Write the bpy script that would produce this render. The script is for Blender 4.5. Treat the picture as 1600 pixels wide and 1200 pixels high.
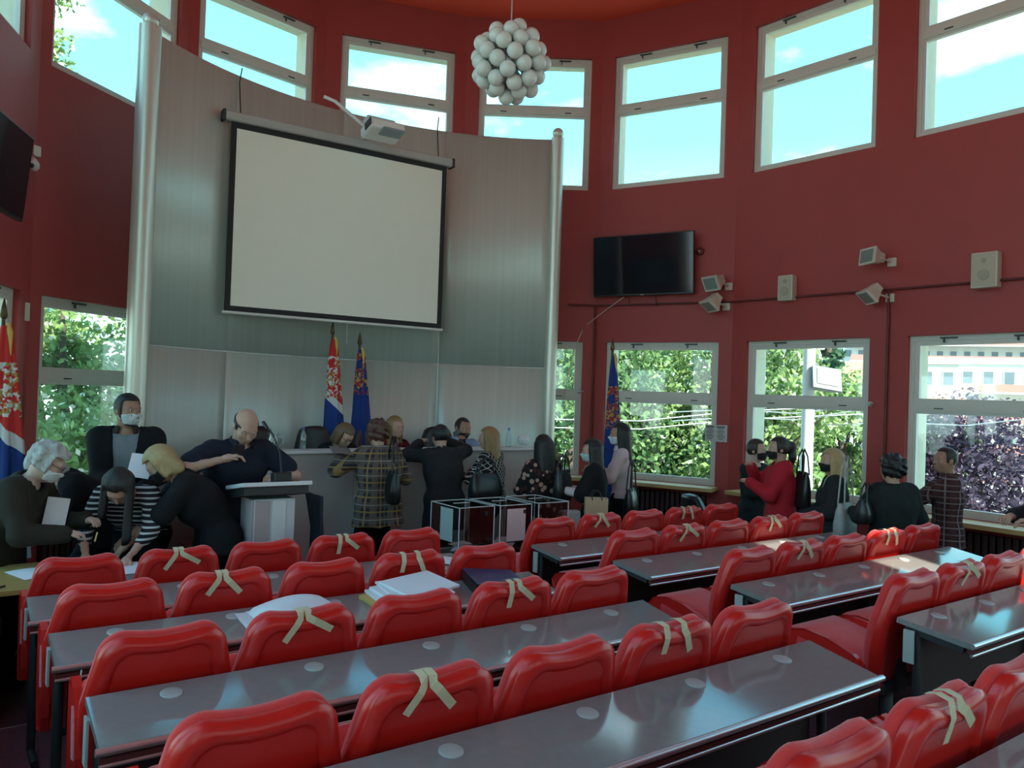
import bpy, bmesh, math, random
import numpy as np
from mathutils import Vector, Matrix

for o in list(bpy.data.objects): bpy.data.objects.remove(o)
sc = bpy.context.scene
COL = sc.collection
R_ = math.radians

# ------------------------------------------------------------------ camera
FPX = 1250.0
CAMZ = 1.91
PITCH, ROLL, YAW = 0.013486, 0.034376, 0.633284
cd = bpy.data.cameras.new('camera'); cam = bpy.data.objects.new('camera', cd); COL.objects.link(cam)
cd.sensor_width = 36.0; cd.lens = 36.0 * FPX / 1600.0; cd.clip_end = 500
_cp, _sp, _cr, _sr = math.cos(PITCH), math.sin(PITCH), math.cos(ROLL), math.sin(ROLL)
_f = Vector((0, _cp, _sp)); _u = Vector((0, -_sp, _cp)); _r = Vector((1, 0, 0))
CR = _cr * _r + _sr * _u; CU = -_sr * _r + _cr * _u; CF = _f
m = Matrix((CR, CU, -CF)).transposed().to_4x4(); m.translation = Vector((0, 0, CAMZ))
cam.matrix_world = m
sc.camera = cam

# ------------------------------------------------------------------ exposure, sky, sun
sc.view_settings.view_transform = 'Standard'; sc.view_settings.look = 'None'
sc.view_settings.gamma = 1.0; sc.view_settings.use_curve_mapping = False
sc.view_settings.exposure = 2.85
DROW = Vector((math.cos(YAW), math.sin(YAW), 0))      # along the seat rows
NROW = Vector((-math.sin(YAW), math.cos(YAW), 0))     # towards the front of the hall
def RW(a, b, z=0.0): return DROW * a + NROW * b + Vector((0, 0, z))

w = bpy.data.worlds.new('sky'); sc.world = w; w.use_nodes = True
nt = w.node_tree; nt.nodes.clear()
N = nt.nodes.new; L = nt.links.new
tc = N('ShaderNodeTexCoord'); sep = N('ShaderNodeSeparateXYZ'); L(tc.outputs['Generated'], sep.inputs[0])
ramp = N('ShaderNodeValToRGB'); ramp.color_ramp.elements[0].position = 0.0; ramp.color_ramp.elements[0].color = (0.46, 0.66, 0.66, 1)
ramp.color_ramp.elements[1].position = 0.62; ramp.color_ramp.elements[1].color = (0.08, 0.34, 0.60, 1)
e = ramp.color_ramp.elements.new(0.30); e.color = (0.125, 0.45, 0.57, 1)
L(sep.outputs['Z'], ramp.inputs[0])
mp = N('ShaderNodeMapping'); mp.inputs['Scale'].default_value = (2.2, 2.2, 5.0); L(tc.outputs['Generated'], mp.inputs[0])
no = N('ShaderNodeTexNoise'); no.inputs['Scale'].default_value = 1.7; no.inputs['Detail'].default_value = 7; no.inputs['Roughness'].default_value = 0.55
L(mp.outputs[0], no.inputs['Vector'])
cr = N('ShaderNodeValToRGB'); cr.color_ramp.elements[0].position = 0.50; cr.color_ramp.elements[1].position = 0.68
L(no.outputs['Fac'], cr.inputs[0])
mx = N('ShaderNodeMixRGB'); mx.inputs['Color2'].default_value = (0.64, 0.73, 0.71, 1)
L(cr.outputs[0], mx.inputs['Fac']); L(ramp.outputs[0], mx.inputs['Color1'])
bg = N('ShaderNodeBackground'); bg.inputs['Strength'].default_value = 0.72; L(mx.outputs[0], bg.inputs['Color'])
wo = N('ShaderNodeOutputWorld'); L(bg.outputs[0], wo.inputs[0])

sd = bpy.data.lights.new('sun', 'SUN'); sun = bpy.data.objects.new('sun', sd); COL.objects.link(sun)
sd.energy = 2.6; sd.angle = R_(0.53); sd.color = (1.0, 0.93, 0.80)
SUN_EL = R_(35); SUN_DIR = (RW(0.0, 1.0) * math.cos(SUN_EL) + Vector((0, 0, -math.sin(SUN_EL)))).normalized()
sun.rotation_euler = SUN_DIR.to_track_quat('-Z', 'Y').to_euler(); sun.location = (0, -20, 25)

# ------------------------------------------------------------------ helpers
random.seed(7); RNG = np.random.default_rng(7)
def at(x, y, depth):
    """a point at the given distance along the viewing axis"""
    p = (CF + CR * ((x - 800) / FPX) - CU * ((y - 600) / FPX)) * depth
    return p + Vector((0, 0, CAMZ))
def on_z(x, y, z):
    v = CF + CR * ((x - 800) / FPX) - CU * ((y - 600) / FPX)
    p = v * ((z - CAMZ) / v.z); return Vector((p.x, p.y, z))

def tag(o, label=None, cat=None, group=None, kind=None):
    if label: o['label'] = label
    if cat: o['category'] = cat
    if group: o['group'] = group
    if kind: o['kind'] = kind
    return o
def empty(name, loc=(0, 0, 0), rz=0.0, parent=None):
    o = bpy.data.objects.new(name, None); COL.objects.link(o); o.empty_display_size = 0.1
    o.location = loc; o.rotation_euler = (0, 0, rz)
    if parent: o.parent = parent
    return o
def link(name, me, parent=None):
    o = bpy.data.objects.new(name, me); COL.objects.link(o)
    if parent: o.parent = parent
    return o
def copy_tree(o, parent=None):
    c = o.copy(); COL.objects.link(c); c.parent = parent
    for ch in list(o.children): copy_tree(ch, c)
    return c

class MB:
    """collects shapes and turns them into one mesh object"""
    def __init__(s): s.v = []; s.f = []; s.m = []; s.sm = []
    def add(s, vs, fs, mi=0, smooth=False, M=None):
        n = len(s.v)
        for p in vs:
            p = Vector(p)
            if M is not None: p = M @ p
            s.v.append(p)
        for f in fs: s.f.append([i + n for i in f]); s.m.append(mi); s.sm.append(smooth)
        return s
    def box(s, c, size, mi=0, M=None, bev=0.0, rz=0.0):
        hx, hy, hz = size[0] / 2, size[1] / 2, size[2] / 2
        T = Matrix.Translation(Vector(c)) @ Matrix.Rotation(rz, 4, 'Z')
        if M is not None: T = M @ T
        if bev <= 0:
            vs = [(x, y, z) for x in (-hx, hx) for y in (-hy, hy) for z in (-hz, hz)]
            fs = [(0, 1, 3, 2), (4, 6, 7, 5), (0, 4, 5, 1), (2, 3, 7, 6), (0, 2, 6, 4), (1, 5, 7, 3)]
            return s.add(vs, fs, mi, False, T)
        b = min(bev, hx * .9, hy * .9, hz * .9)
        bm = bmesh.new(); bmesh.ops.create_cube(bm, size=1.0)
        for v in bm.verts: v.co = Vector((v.co.x * size[0], v.co.y * size[1], v.co.z * size[2]))
        bmesh.ops.bevel(bm, geom=bm.edges[:] + bm.verts[:], offset=b, segments=2, affect='EDGES', profile=.5)
        bm.verts.index_update()
        s.add([v.co.copy() for v in bm.verts], [[v.index for v in f.verts] for f in bm.faces], mi, False, T); bm.free()
        return s
    def tube(s, pts, r, n=8, mi=0, cap=True, M=None, smooth=True):
        pts = [Vector(p) for p in pts]; rs = r if isinstance(r, (list, tuple)) else [r] * len(pts)
        vs = []; fs = []; prev = None
        for i, p in enumerate(pts):
            t = (pts[min(i + 1, len(pts) - 1)] - pts[max(i - 1, 0)]).normalized()
            if prev is None:
                a = Vector((0, 0, 1)) if abs(t.z) < .9 else Vector((1, 0, 0)); u = t.cross(a).normalized()
            else:
                u = prev - t * prev.dot(t); u = u.normalized() if u.length > 1e-6 else t.orthogonal().normalized()
            prev = u; v = t.cross(u)
            for k in range(n):
                an = 2 * math.pi * k / n; vs.append(p + (u * math.cos(an) + v * math.sin(an)) * rs[i])
        for i in range(len(pts) - 1):
            for k in range(n): fs.append((i * n + k, i * n + (k + 1) % n, (i + 1) * n + (k + 1) % n, (i + 1) * n + k))
        s.add(vs, fs, mi, smooth, M)
        if cap: s.add(vs[:n], [list(range(n))[::-1]], mi, False, M); s.add(vs[-n:], [list(range(n))], mi, False, M)
        return s
    def lathe(s, prof, n=20, mi=0, M=None, smooth=True, capb=True):
        vs = []; fs = []
        for r, z in prof:
            for k in range(n): an = 2 * math.pi * k / n; vs.append((r * math.cos(an), r * math.sin(an), z))
        for i in range(len(prof) - 1):
            for k in range(n): fs.append((i * n + k, i * n + (k + 1) % n, (i + 1) * n + (k + 1) % n, (i + 1) * n + k))
        if capb:
            fs.append(list(range(n))[::-1]); fs.append([(len(prof) - 1) * n + k for k in range(n)])
        return s.add(vs, fs, mi, smooth, M)
    def sphere(s, c, r, n=14, mi=0, M=None, sz=(1, 1, 1)):
        prof = [(max(1e-4, math.sin(math.pi * i / (n // 2))) , -math.cos(math.pi * i / (n // 2))) for i in range(n // 2 + 1)]
        T = Matrix.Translation(Vector(c)) @ Matrix.Diagonal((r * sz[0], r * sz[1], r * sz[2], 1))
        if M is not None: T = M @ T
        return s.lathe(prof, n, mi, T)
    def prism(s, poly, z0, z1, mi=0, M=None, smooth=False):
        n = len(poly); vs = [(p[0], p[1], z0) for p in poly] + [(p[0], p[1], z1) for p in poly]
        fs = [list(range(n))[::-1], list(range(n, 2 * n))] + [(i, (i + 1) % n, n + (i + 1) % n, n + i) for i in range(n)]
        return s.add(vs, fs, mi, smooth, M)
    def grid(s, fn, nu, nv, mi=0, smooth=True, thick=0.0, M=None, closed=False):
        P = [[Vector(fn(i / nu, j / nv)) for j in range(nv + 1)] for i in range(nu + 1)]
        vs = [p for row in P for p in row]; k = nv + 1
        fs = [(i * k + j, (i + 1) * k + j, (i + 1) * k + j + 1, i * k + j + 1) for i in range(nu) for j in range(nv)]
        if thick:
            nor = [Vector((0, 0, 0)) for _ in vs]
            for f in fs:
                nn = (vs[f[1]] - vs[f[0]]).cross(vs[f[3]] - vs[f[0]])
                for i in f: nor[i] += nn
            n0 = len(vs); vs = vs + [p - q.normalized() * thick for p, q in zip(vs, nor)]
            fs = fs + [tuple(i + n0 for i in f[::-1]) for f in fs]
            bd = [i * k for i in range(nu + 1)] + [nu * k + j for j in range(1, k)] + [i * k + nv for i in range(nu - 1, -1, -1)] + [j for j in range(nv - 1, 0, -1)]
            fs += [(bd[i], bd[i] + n0, bd[(i + 1) % len(bd)] + n0, bd[(i + 1) % len(bd)]) for i in range(len(bd))]
        return s.add(vs, fs, mi, smooth, M)
    def mesh(s, name, mats):
        me = bpy.data.meshes.new(name)
        me.from_pydata([tuple(v) for v in s.v], [], s.f)
        for mt in (mats if isinstance(mats, (list, tuple)) else [mats]): me.materials.append(mt)
        me.polygons.foreach_set('material_index', s.m); me.polygons.foreach_set('use_smooth', s.sm)
        me.validate(); me.update()
        return me
    def build(s, name, mats, parent=None, fix=True):
        me = s.mesh(name, mats)
        if fix:
            bm = bmesh.new(); bm.from_mesh(me); bmesh.ops.recalc_face_normals(bm, faces=bm.faces[:]); bm.to_mesh(me); bm.free()
        return link(name, me, parent)

def inst(ob, parent):
    c = ob.copy(); COL.objects.link(c); c.parent = parent; return c

# ------------------------------------------------------------------ materials
MATS = {}
def mat(name, col, rough=0.6, metal=0.0, var=0.06, scale=8.0, bump=0.0, bscale=60.0, spec=0.5, trans=0.0, stretch=None, sheen=0.0, coat=0.0):
    if name in MATS: return MATS[name]
    mt = bpy.data.materials.new(name); mt.use_nodes = True; t = mt.node_tree
    b = t.nodes['Principled BSDF']
    b.inputs['Roughness'].default_value = rough; b.inputs['Metallic'].default_value = metal
    b.inputs['Specular IOR Level'].default_value = spec
    if coat: b.inputs['Coat Weight'].default_value = coat; b.inputs['Coat Roughness'].default_value = 0.12
    if sheen: b.inputs['Sheen Weight'].default_value = sheen
    co = t.nodes.new('ShaderNodeTexCoord'); src = co.outputs['Object']
    if stretch:
        mp = t.nodes.new('ShaderNodeMapping'); mp.inputs['Scale'].default_value = stretch; t.links.new(src, mp.inputs[0]); src = mp.outputs[0]
    n = t.nodes.new('ShaderNodeTexNoise'); n.inputs['Scale'].default_value = scale; n.inputs['Detail'].default_value = 4
    t.links.new(src, n.inputs['Vector'])
    mx = t.nodes.new('ShaderNodeMixRGB'); c = Vector(col[:3])
    mx.inputs['Color1'].default_value = (*[max(0, x * (1 - var * 2)) for x in c], 1)
    mx.inputs['Color2'].default_value = (*[min(1, x * (1 + var * 2)) for x in c], 1)
    t.links.new(n.outputs['Fac'], mx.inputs['Fac']); t.links.new(mx.outputs[0], b.inputs['Base Color'])
    if bump:
        n2 = t.nodes.new('ShaderNodeTexNoise'); n2.inputs['Scale'].default_value = bscale; t.links.new(src, n2.inputs['Vector'])
        bp = t.nodes.new('ShaderNodeBump'); bp.inputs['Strength'].default_value = bump; bp.inputs['Distance'].default_value = 0.01
        t.links.new(n2.outputs['Fac'], bp.inputs['Height']); t.links.new(bp.outputs[0], b.inputs['Normal'])
    MATS[name] = mt; return mt
def glass(name, tint=(0.93, 0.97, 0.96), gl=0.07):
    if name in MATS: return MATS[name]
    mt = bpy.data.materials.new(name); mt.use_nodes = True; t = mt.node_tree; t.nodes.clear()
    o = t.nodes.new('ShaderNodeOutputMaterial'); tr = t.nodes.new('ShaderNodeBsdfTransparent'); g = t.nodes.new('ShaderNodeBsdfGlossy')
    g.inputs['Roughness'].default_value = 0.03
    co = t.nodes.new('ShaderNodeTexCoord'); n = t.nodes.new('ShaderNodeTexNoise'); n.inputs['Scale'].default_value = 1.5
    t.links.new(co.outputs['Object'], n.inputs['Vector'])
    m1 = t.nodes.new('ShaderNodeMixRGB'); m1.inputs['Color1'].default_value = (*[x * .98 for x in tint], 1); m1.inputs['Color2'].default_value = (*tint, 1)
    t.links.new(n.outputs['Fac'], m1.inputs['Fac']); t.links.new(m1.outputs[0], tr.inputs['Color'])
    mx = t.nodes.new('ShaderNodeMixShader'); mx.inputs[0].default_value = gl
    t.links.new(tr.outputs[0], mx.inputs[1]); t.links.new(g.outputs[0], mx.inputs[2]); t.links.new(mx.outputs[0], o.inputs['Surface'])
    MATS[name] = mt; return mt
def node_mat(name, build, rough=0.8, spec=0.3):
    """build(t, coord_socket) returns a colour socket"""
    if name in MATS: return MATS[name]
    mt = bpy.data.materials.new(name); mt.use_nodes = True; t = mt.node_tree; b = t.nodes['Principled BSDF']
    b.inputs['Roughness'].default_value = rough; b.inputs['Specular IOR Level'].default_value = spec
    co = t.nodes.new('ShaderNodeTexCoord'); t.links.new(build(t, co.outputs['Object']), b.inputs['Base Color'])
    MATS[name] = mt; return mt
def bands(t, src, axis, period, duty, soft=0.0, phase=0.0):
    """0/1 stripes along an axis of the object"""
    sp = t.nodes.new('ShaderNodeSeparateXYZ'); t.links.new(src, sp.inputs[0])
    a = t.nodes.new('ShaderNodeMath'); a.operation = 'MULTIPLY_ADD'; a.inputs[1].default_value = 1 / period; a.inputs[2].default_value = phase + 100
    if axis == 'A':      # round the body
        an = t.nodes.new('ShaderNodeMath'); an.operation = 'ARCTAN2'; t.links.new(sp.outputs['X'], an.inputs[0]); t.links.new(sp.outputs['Y'], an.inputs[1])
        ml = t.nodes.new('ShaderNodeMath'); ml.operation = 'MULTIPLY'; ml.inputs[1].default_value = .17; t.links.new(an.outputs[0], ml.inputs[0]); t.links.new(ml.outputs[0], a.inputs[0])
    else: t.links.new(sp.outputs[axis], a.inputs[0])
    f = t.nodes.new('ShaderNodeMath'); f.operation = 'FRACT'; t.links.new(a.outputs[0], f.inputs[0])
    l = t.nodes.new('ShaderNodeMath'); l.operation = 'LESS_THAN'; l.inputs[1].default_value = duty; t.links.new(f.outputs[0], l.inputs[0])
    return l.outputs[0]
def mixc(t, fac, c1, c2):
    mx = t.nodes.new('ShaderNodeMixRGB')
    for i, c in ((1, c1), (2, c2)):
        if isinstance(c, tuple): mx.inputs[i].default_value = (*c[:3], 1)
        else: t.links.new(c, mx.inputs[i])
    if isinstance(fac, (int, float)): mx.inputs[0].default_value = fac
    else: t.links.new(fac, mx.inputs[0])
    return mx.outputs[0]

M_WALL = mat('red_plaster', (0.37, 0.046, 0.042), 0.55, var=.05, scale=2.5, bump=.05, bscale=25)
M_CEIL = mat('red_ceiling_paint', (0.82, 0.095, 0.055), 0.7, var=.03, scale=2, spec=.1)
M_REVEAL = mat('cream_render', (0.62, 0.60, 0.46), 0.8, var=.05)
M_FRAME = mat('white_window_frame', (0.64, 0.61, 0.55), 0.45, var=.03)
M_HINGE = mat('dark_hinge', (0.06, 0.06, 0.06), 0.5)
M_GLASS = glass('window_glass')
M_SILL = mat('pine_board', (0.55, 0.38, 0.15), 0.5, var=.12, scale=5, stretch=(1, 8, 8))
M_FLOOR = mat('dark_red_carpet', (0.155, 0.032, 0.042), 0.95, var=.15, scale=40, bump=.3, bscale=200)
M_STEEL = mat('brushed_metal_sheet', (0.60, 0.68, 0.62), 0.38, metal=.25, var=.06, scale=6, stretch=(3, 3, .05))
M_STEEL2 = mat('brushed_metal_sheet_darker', (0.55, 0.60, 0.545), 0.38, metal=.25, var=.06, scale=6, stretch=(3, 3, .05))
M_TUBE = mat('metal_tube', (0.66, 0.66, 0.58), 0.36, metal=.5, var=.05, stretch=(3, 3, .1))
M_ALU = mat('aluminium', (0.62, 0.62, 0.62), 0.3, metal=.85, var=.03)
M_BLACK = mat('black_plastic', (0.012, 0.012, 0.014), 0.35, var=.1)
M_DARK = mat('dark_metal', (0.022, 0.022, 0.024), 0.5, var=.1)
M_WHITE = mat('white_plastic', (0.72, 0.71, 0.68), 0.4, var=.03)
M_CREAM = mat('cream_plastic', (0.62, 0.56, 0.47), 0.45, var=.04)
M_PAPER = mat('white_paper', (0.80, 0.80, 0.82), 0.8, var=.02)
# ================================================================== room shell
S_ = 1.15
ZC = 7.32                                   # ceiling
LW0, LW1, LWM = 0.80, 2.70, 1.93            # lower windows: sill, head, transom
UW0, UW1, UWM = 4.87, 6.77, 6.00            # upper windows
TH = 0.42                                   # wall thickness
def P2(x, y): return Vector((x, y, 0))
c_1, c0, c1, c2, c3, c4, c5, c6 = [P2(x * S_, y * S_) for x, y in
    ((-3.90, 6.43), (-3.44, 8.16), (-2.33, 9.40), (-.70, 9.93), (1.0, 9.93), (2.48, 9.07), (3.63, 7.73), (4.72, 6.30))]
c_2 = RW(-.10, 6.60); c_3 = RW(-.30, 4.6); c_4 = RW(-.32, 0.6); c_5 = RW(-.32, -4.2)
c7 = RW(8.68, 0.55); c8 = RW(8.68, -4.2)
WN = [0]
def window(parent_wall, p, dr, inn, x0, x1, z0, z1, zm, board):
    """a fixed light with an opening top sash, set back in the wall; x measured along the wall"""
    WN[0] += 1
    wdw = empty('window_%d' % WN[0], p + dr * x0 + Vector((0, 0, z0)), math.atan2(dr.y, dr.x)); tag(wdw, kind='structure')
    W, H = x1 - x0, z1 - z0; zt = zm - z0
    # local frame: x along wall, y outwards (inn is -y), z up
    yf = 0.06
    fr = MB(); t = .055; d = .075
    fr.box((W / 2, yf + d / 2, H - t / 2), (W, d, t)); fr.box((W / 2, yf + d / 2, t / 2), (W, d, t))
    for x in (t / 2, W - t / 2): fr.box((x, yf + d / 2, H / 2), (t, d, H - 2 * t))
    fr.box((W / 2, yf + d / 2 - .004, zt), (W - 2 * t, d + .008, .085)); fr.build('frame', M_FRAME, wdw)
    for nm, za, zb, s in (('top_sash', zt + .0425, H - t, .05), ('lower_sash', t, zt - .0425, .03)):
        sb = MB(); y = yf + .035
        sb.box((W / 2, y, zb - s / 2), (W - 2 * t, .05, s)); sb.box((W / 2, y, za + s / 2), (W - 2 * t, .05, s))
        for x in (t + s / 2, W - t - s / 2): sb.box((x, y, (za + zb) / 2), (s, .05, zb - za - 2 * s))
        so = sb.build(nm, M_FRAME, wdw)
        gp = MB(); gp.box((W / 2, y, (za + zb) / 2), (W - 2 * t - 2 * s, .006, zb - za - 2 * s)); gp.build('pane', M_GLASS, so)
    for x in (.28 * W, .76 * W):
        h = MB(); h.box((x, yf - .012, H - .03), (.17, .024, .016)); h.box((x - .05, yf - .012, H - .055), (.014, .02, .05)); h.build('hinge', M_HINGE, wdw)
    for x in (.22 * W, .8 * W):
        h = MB(); h.box((x, yf - .012, zt - .012), (.09, .016, .012)); h.build('catch', M_HINGE, wdw)
    rv = MB(); a0 = yf + d; a1 = TH + .02; g = .02         # outer reveal: cream lining
    rv.box((g / 2, (a0 + a1) / 2, H / 2), (g, a1 - a0, H)); rv.box((W - g / 2, (a0 + a1) / 2, H / 2), (g, a1 - a0, H))
    rv.box((W / 2, (a0 + a1) / 2, H - g / 2), (W - 2 * g, a1 - a0, g)); rv.box((W / 2, (a0 + a1) / 2, g / 2), (W - 2 * g, a1 - a0, g))
    rv.build('reveal', M_REVEAL, wdw)
    if board:
        b = MB(); b.box((W / 2, -.13, -.028), (W + .10, .36, .05), bev=.006); b.build('sill_board', M_SILL, wdw)
        b = MB()
        for i in range(int(W / .07) - 2): b.box((.09 + i * .07, -.02, -.40), (.052, .11, .56), bev=.012)
        b.box((W / 2, -.02, -.66), (W - .2, .05, .04)); b.build('radiator', mat('dark_radiator', (.055, .016, .016), .5), wdw)
    return wdw
def wall(name, p, q, cols):
    """cols: list of (t0, t1, lower, upper) window columns in metres along p->q (interior on the right-hand side of travel)"""
    dr = (q - p).normalized(); Ln = (q - p).length; out = Vector((-dr.y, dr.x, 0)); ang = math.atan2(dr.y, dr.x)
    mb = MB(); xs = [-.0]
    def blk(x0, x1, z0, z1):
        if x1 - x0 < 1e-4 or z1 - z0 < 1e-4: return
        mb.box(((x0 + x1) / 2, TH / 2, (z0 + z1) / 2), (x1 - x0, TH, z1 - z0))
    cur = -.02
    for (t0, t1, lo, up) in cols:
        blk(cur, t0, -.2, ZC + .1)
        zs = [-.2] + ([LW0, UW1] if lo == 'tall' else [LW0, LW1] if lo else []) + ([UW0, UW1] if up else []) + [ZC + .1]
        for i in range(0, len(zs), 2): blk(t0, t1, zs[i], zs[i + 1])
        cur = t1
    blk(cur, Ln + .02, -.2, ZC + .1)
    o = mb.build(name, M_WALL); o.location = p; o.rotation_euler = (0, 0, ang); tag(o, kind='structure')
    for (t0, t1, lo, up) in cols:
        if lo == 'tall': window(o, p, dr, -out, t0, t1, LW0, UW1, 3.0, True)  # full-height glazing, added only on unseen walls to brighten the hall
        elif lo: window(o, p, dr, -out, t0, t1, LW0, LW1, LWM, True)
        if up: window(o, p, dr, -out, t0, t1, UW0, UW1, UWM, False)
    return o
# walls run clockwise seen from above, the outside on the left hand
def span(p, q, xa, xb):
    """window edges given as picture columns, met on the wall line"""
    r = []
    for x in (xa, xb):
        k = (x - 800) / FPX      # x/y ratio of the ray (roll is negligible for plan)
        dr = q - p; t = (k * p.y - p.x) / (dr.x - k * dr.y); r.append(t * dr.length)
    return r
def wcol(p, q, m0=.13, m1=.13): return [(m0, (q - p).length - m1, True, True)]
wall('wall_left', c_5, c_4, [(.3, 2.2, 'tall', False), (2.5, 4.5, 'tall', False)])  # unseen: tall glazing on the first three left walls, added for fill light
wall('wall_left_middle', c_4, c_3, [(.2, 1.9, 'tall', False), (2.1, 3.8, 'tall', False)])
wall('wall_left_side', c_3, c_2, [(.2, (c_2 - c_3).length - .2, 'tall', False)])
wall('wall_left_corner', c_2, c_1, wcol(c_2, c_1, .2, .24))
wall('wall_front_far_left', c_1, c0, wcol(c_1, c0, .13, .13))
wall('wall_front_left', c0, c1, [(*span(c0, c1, 290, 474), False, True)])
wall('wall_front_left_middle', c1, c2, [(*span(c1, c2, 515, 694), False, True)])
wall('wall_front', c2, c3, [(*span(c2, c3, 733, 909), True, True)])
wall('wall_front_right_middle', c3, c4, [(*span(c3, c4, 944, 1121), True, True)])
wall('wall_front_right', c4, c5, [(*span(c4, c5, 1164, 1357), True, True)])
wall('wall_right_corner', c5, c6, [(*span(c5, c6, 1416, 1660), True, True)])
wall('wall_right', c6, c7, [(.2, 1.9, 'tall', False)])  # out of view: tall glazing added here and on the next wall for fill
wall('wall_right_back', c7, c8, [(.2, 2.3, 'tall', False), (2.5, 4.6, 'tall', False)])
wb = wall('wall_back', c8, c_5, [(.35, 2.4, True, False), (8.68 - 5.66, 8.68 - 5.06, False, True), (4.1, 6.2, True, False), (6.5, 8.6, True, False)])  # unseen windows added for fill; narrow upper one placed to shape the sun strip
poly = [c_5, c_4, c_3, c_2, c_1, c0, c1, c2, c3, c4, c5, c6, c7, c8]
cx = sum((p for p in poly), Vector()) / len(poly)
big = [(cx + (p - cx) * 1.09) for p in poly]
o = MB().prism(big, -.25, 0.0).build('floor', M_FLOOR); tag(o, kind='structure')
o = MB().prism(big, ZC, ZC + .25).build('ceiling', M_CEIL); tag(o, kind='structure')
# seating tiers: shallow steps towards the back
ROWB = {0: 5.47, 1: 4.637, 2: 3.761, 3: 2.809, 4: 1.858, 5: 0.905}
ROWZ = {0: 0.0, 1: 0.04, 2: 0.085, 3: 0.128, 4: 0.177, 5: 0.225}
for k in (1, 2, 3, 4, 5):
    b0 = ROWB[k] - .42; b1 = ROWB[k - 1] - .42 if k > 1 else 5.02
    if k == 5: b0 = -4.1
    mb = MB(); pts = [RW(-.28, b0), RW(6.75, b0), RW(6.75, b1), RW(-.28, b1)]
    mb.prism([(p.x, p.y) for p in pts], 0.0, ROWZ[k]); tag(mb.build('floor_tier', M_FLOOR), kind='structure')
    mb = MB(); mb.tube([RW(-.28, b1 + .004, ROWZ[k] - .006), RW(6.75, b1 + .004, ROWZ[k] - .006)], .008, 6); tag(mb.build('trim_%d' % k, M_ALU), kind='structure')
# conduit along the walls above the lower windows
def along(corners, z, off):
    out = []
    for i, p in enumerate(corners):
        v = (cx - p); v.z = 0; out.append(p + v.normalized() * off + Vector((0, 0, z)))
    return out
zcon = 3.22
o = MB().tube(along([c2 + (c3 - c2) * .8, c3, c4, c5, c6, c7], zcon, .035), .014, 6).build('trim_6', mat('red_conduit', (.12, .02, .02), .5)); tag(o, kind='structure')
for (p, zt) in ((c5, zcon), (c3, zcon)):
    v = (cx - p).normalized() * .03
    o = MB().tube([p + v + Vector((0, 0, .1)), p + v + Vector((0, 0, zt))], .014, 6).build('trim_%d' % (7 if p is c5 else 8), MATS['red_conduit']); tag(o, kind='structure')
# ================================================================== desks and tip-up chairs
M_LAM = mat('grey_laminate', (0.235, 0.222, 0.21), 0.09, var=.05, scale=30, spec=.9)
M_LAME = mat('desk_edge_dark', (0.05, 0.055, 0.06), 0.4)
M_RAIL = mat('red_brown_rail', (0.13, 0.035, 0.035), 0.35, metal=.3)
M_GROM = mat('grey_cable_cap', (0.42, 0.41, 0.38), 0.45, var=.04)
M_MOD = mat('dark_modesty_panel', (0.03, 0.011, 0.012), 0.6)
DTILT = R_(7.5)      # writing surfaces slope gently towards the sitter
tilt_M = Matrix.Translation((0, 0, .75)) @ Matrix.Rotation(DTILT, 4, 'X') @ Matrix.Translation((0, 0, -.75))
def on_desk(o, k, a, b, h, rz):
    """lay o on the sloping top of desk row k"""
    o.matrix_world = Matrix.Translation(RW(0, ROWB[k], ROWZ[k])) @ Matrix.Rotation(YAW, 4, 'Z') @ tilt_M @ Matrix.Translation((a, b - ROWB[k], .7506 + h)) @ Matrix.Rotation(rz, 4, 'Z'); return o
def desk(label, k, a0, seats, ends, group):
    """ends: (far-left, near-left, far-right, near-right) along the row, measured from the first cable cap"""
    r = empty('bench_desk', RW(a0, ROWB[k], ROWZ[k]), YAW); tag(r, label, 'desk', group)
    fl, nl, fr_, nr = ends; zt = .75; yF, yN = .075, -.255
    poly = [(fl, yF), (nl, yN), (nr, yN), (fr_, yF)]
    TL = tilt_M
    MB().prism(poly, zt - .025, zt, 0, TL).build('desktop', [M_LAM], r)
    e = MB(); e.tube([(nl - .012, yN - .006, zt - .006), (nr + .012, yN - .006, zt - .006)], .0125, 8, M=TL); e.build('edge_trim', M_ALU, r)
    e = MB(); e.box(((nl + nr) / 2, yN + .004, zt - .037), (nr - nl, .022, .018), M=TL); e.build('edge_trim', M_RAIL, r)
    e = MB(); e.tube([(nl, yN - .004, zt - .052), (nr, yN - .004, zt - .052)], .008, 6, M=TL); e.build('edge_trim', M_ALU, r)
    e = MB(); e.box(((fl + fr_) / 2, yF - .05, zt - .21), (fr_ - fl - .14, .016, .36)); e.build('modesty_panel', M_MOD, r)
    for x in (fl + .035, (fl + fr_) / 2, fr_ - .035):
        lg = MB(); lg.tube([(x, yF - .075, zt - .02), (x, yF - .11, .03)], .02, 8); lg.tube([(x, yF - .11, .02), (x, yN + .04, .02)], .018, 8)
        lg.box((x, (yF + yN) / 2, zt - .04), (.035, .26, .03), M=TL); lg.build('leg', M_DARK, r)
    for x in (fl - .004, fr_ + .004):
        b = MB(); b.box((x, yF - .06, zt - .11), (.008, .05, .15)); b.build('end_bracket', M_GROM, r)
    for i in range(seats):
        g = MB(); T = TL @ Matrix.Translation((i * .5, 0, zt))
        g.lathe([(.036, -.002), (.036, .003), (.033, .0045), (.012, .0045)], 22, 0, T); g.build('cable_cap', M_GROM, r)
    return r
LR = 'grey bench desks left of the aisle'; RR = 'grey bench desks right of the aisle'
ordn = {1: 'first', 2: 'second', 3: 'third', 4: 'fourth', 5: 'fifth'}
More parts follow.
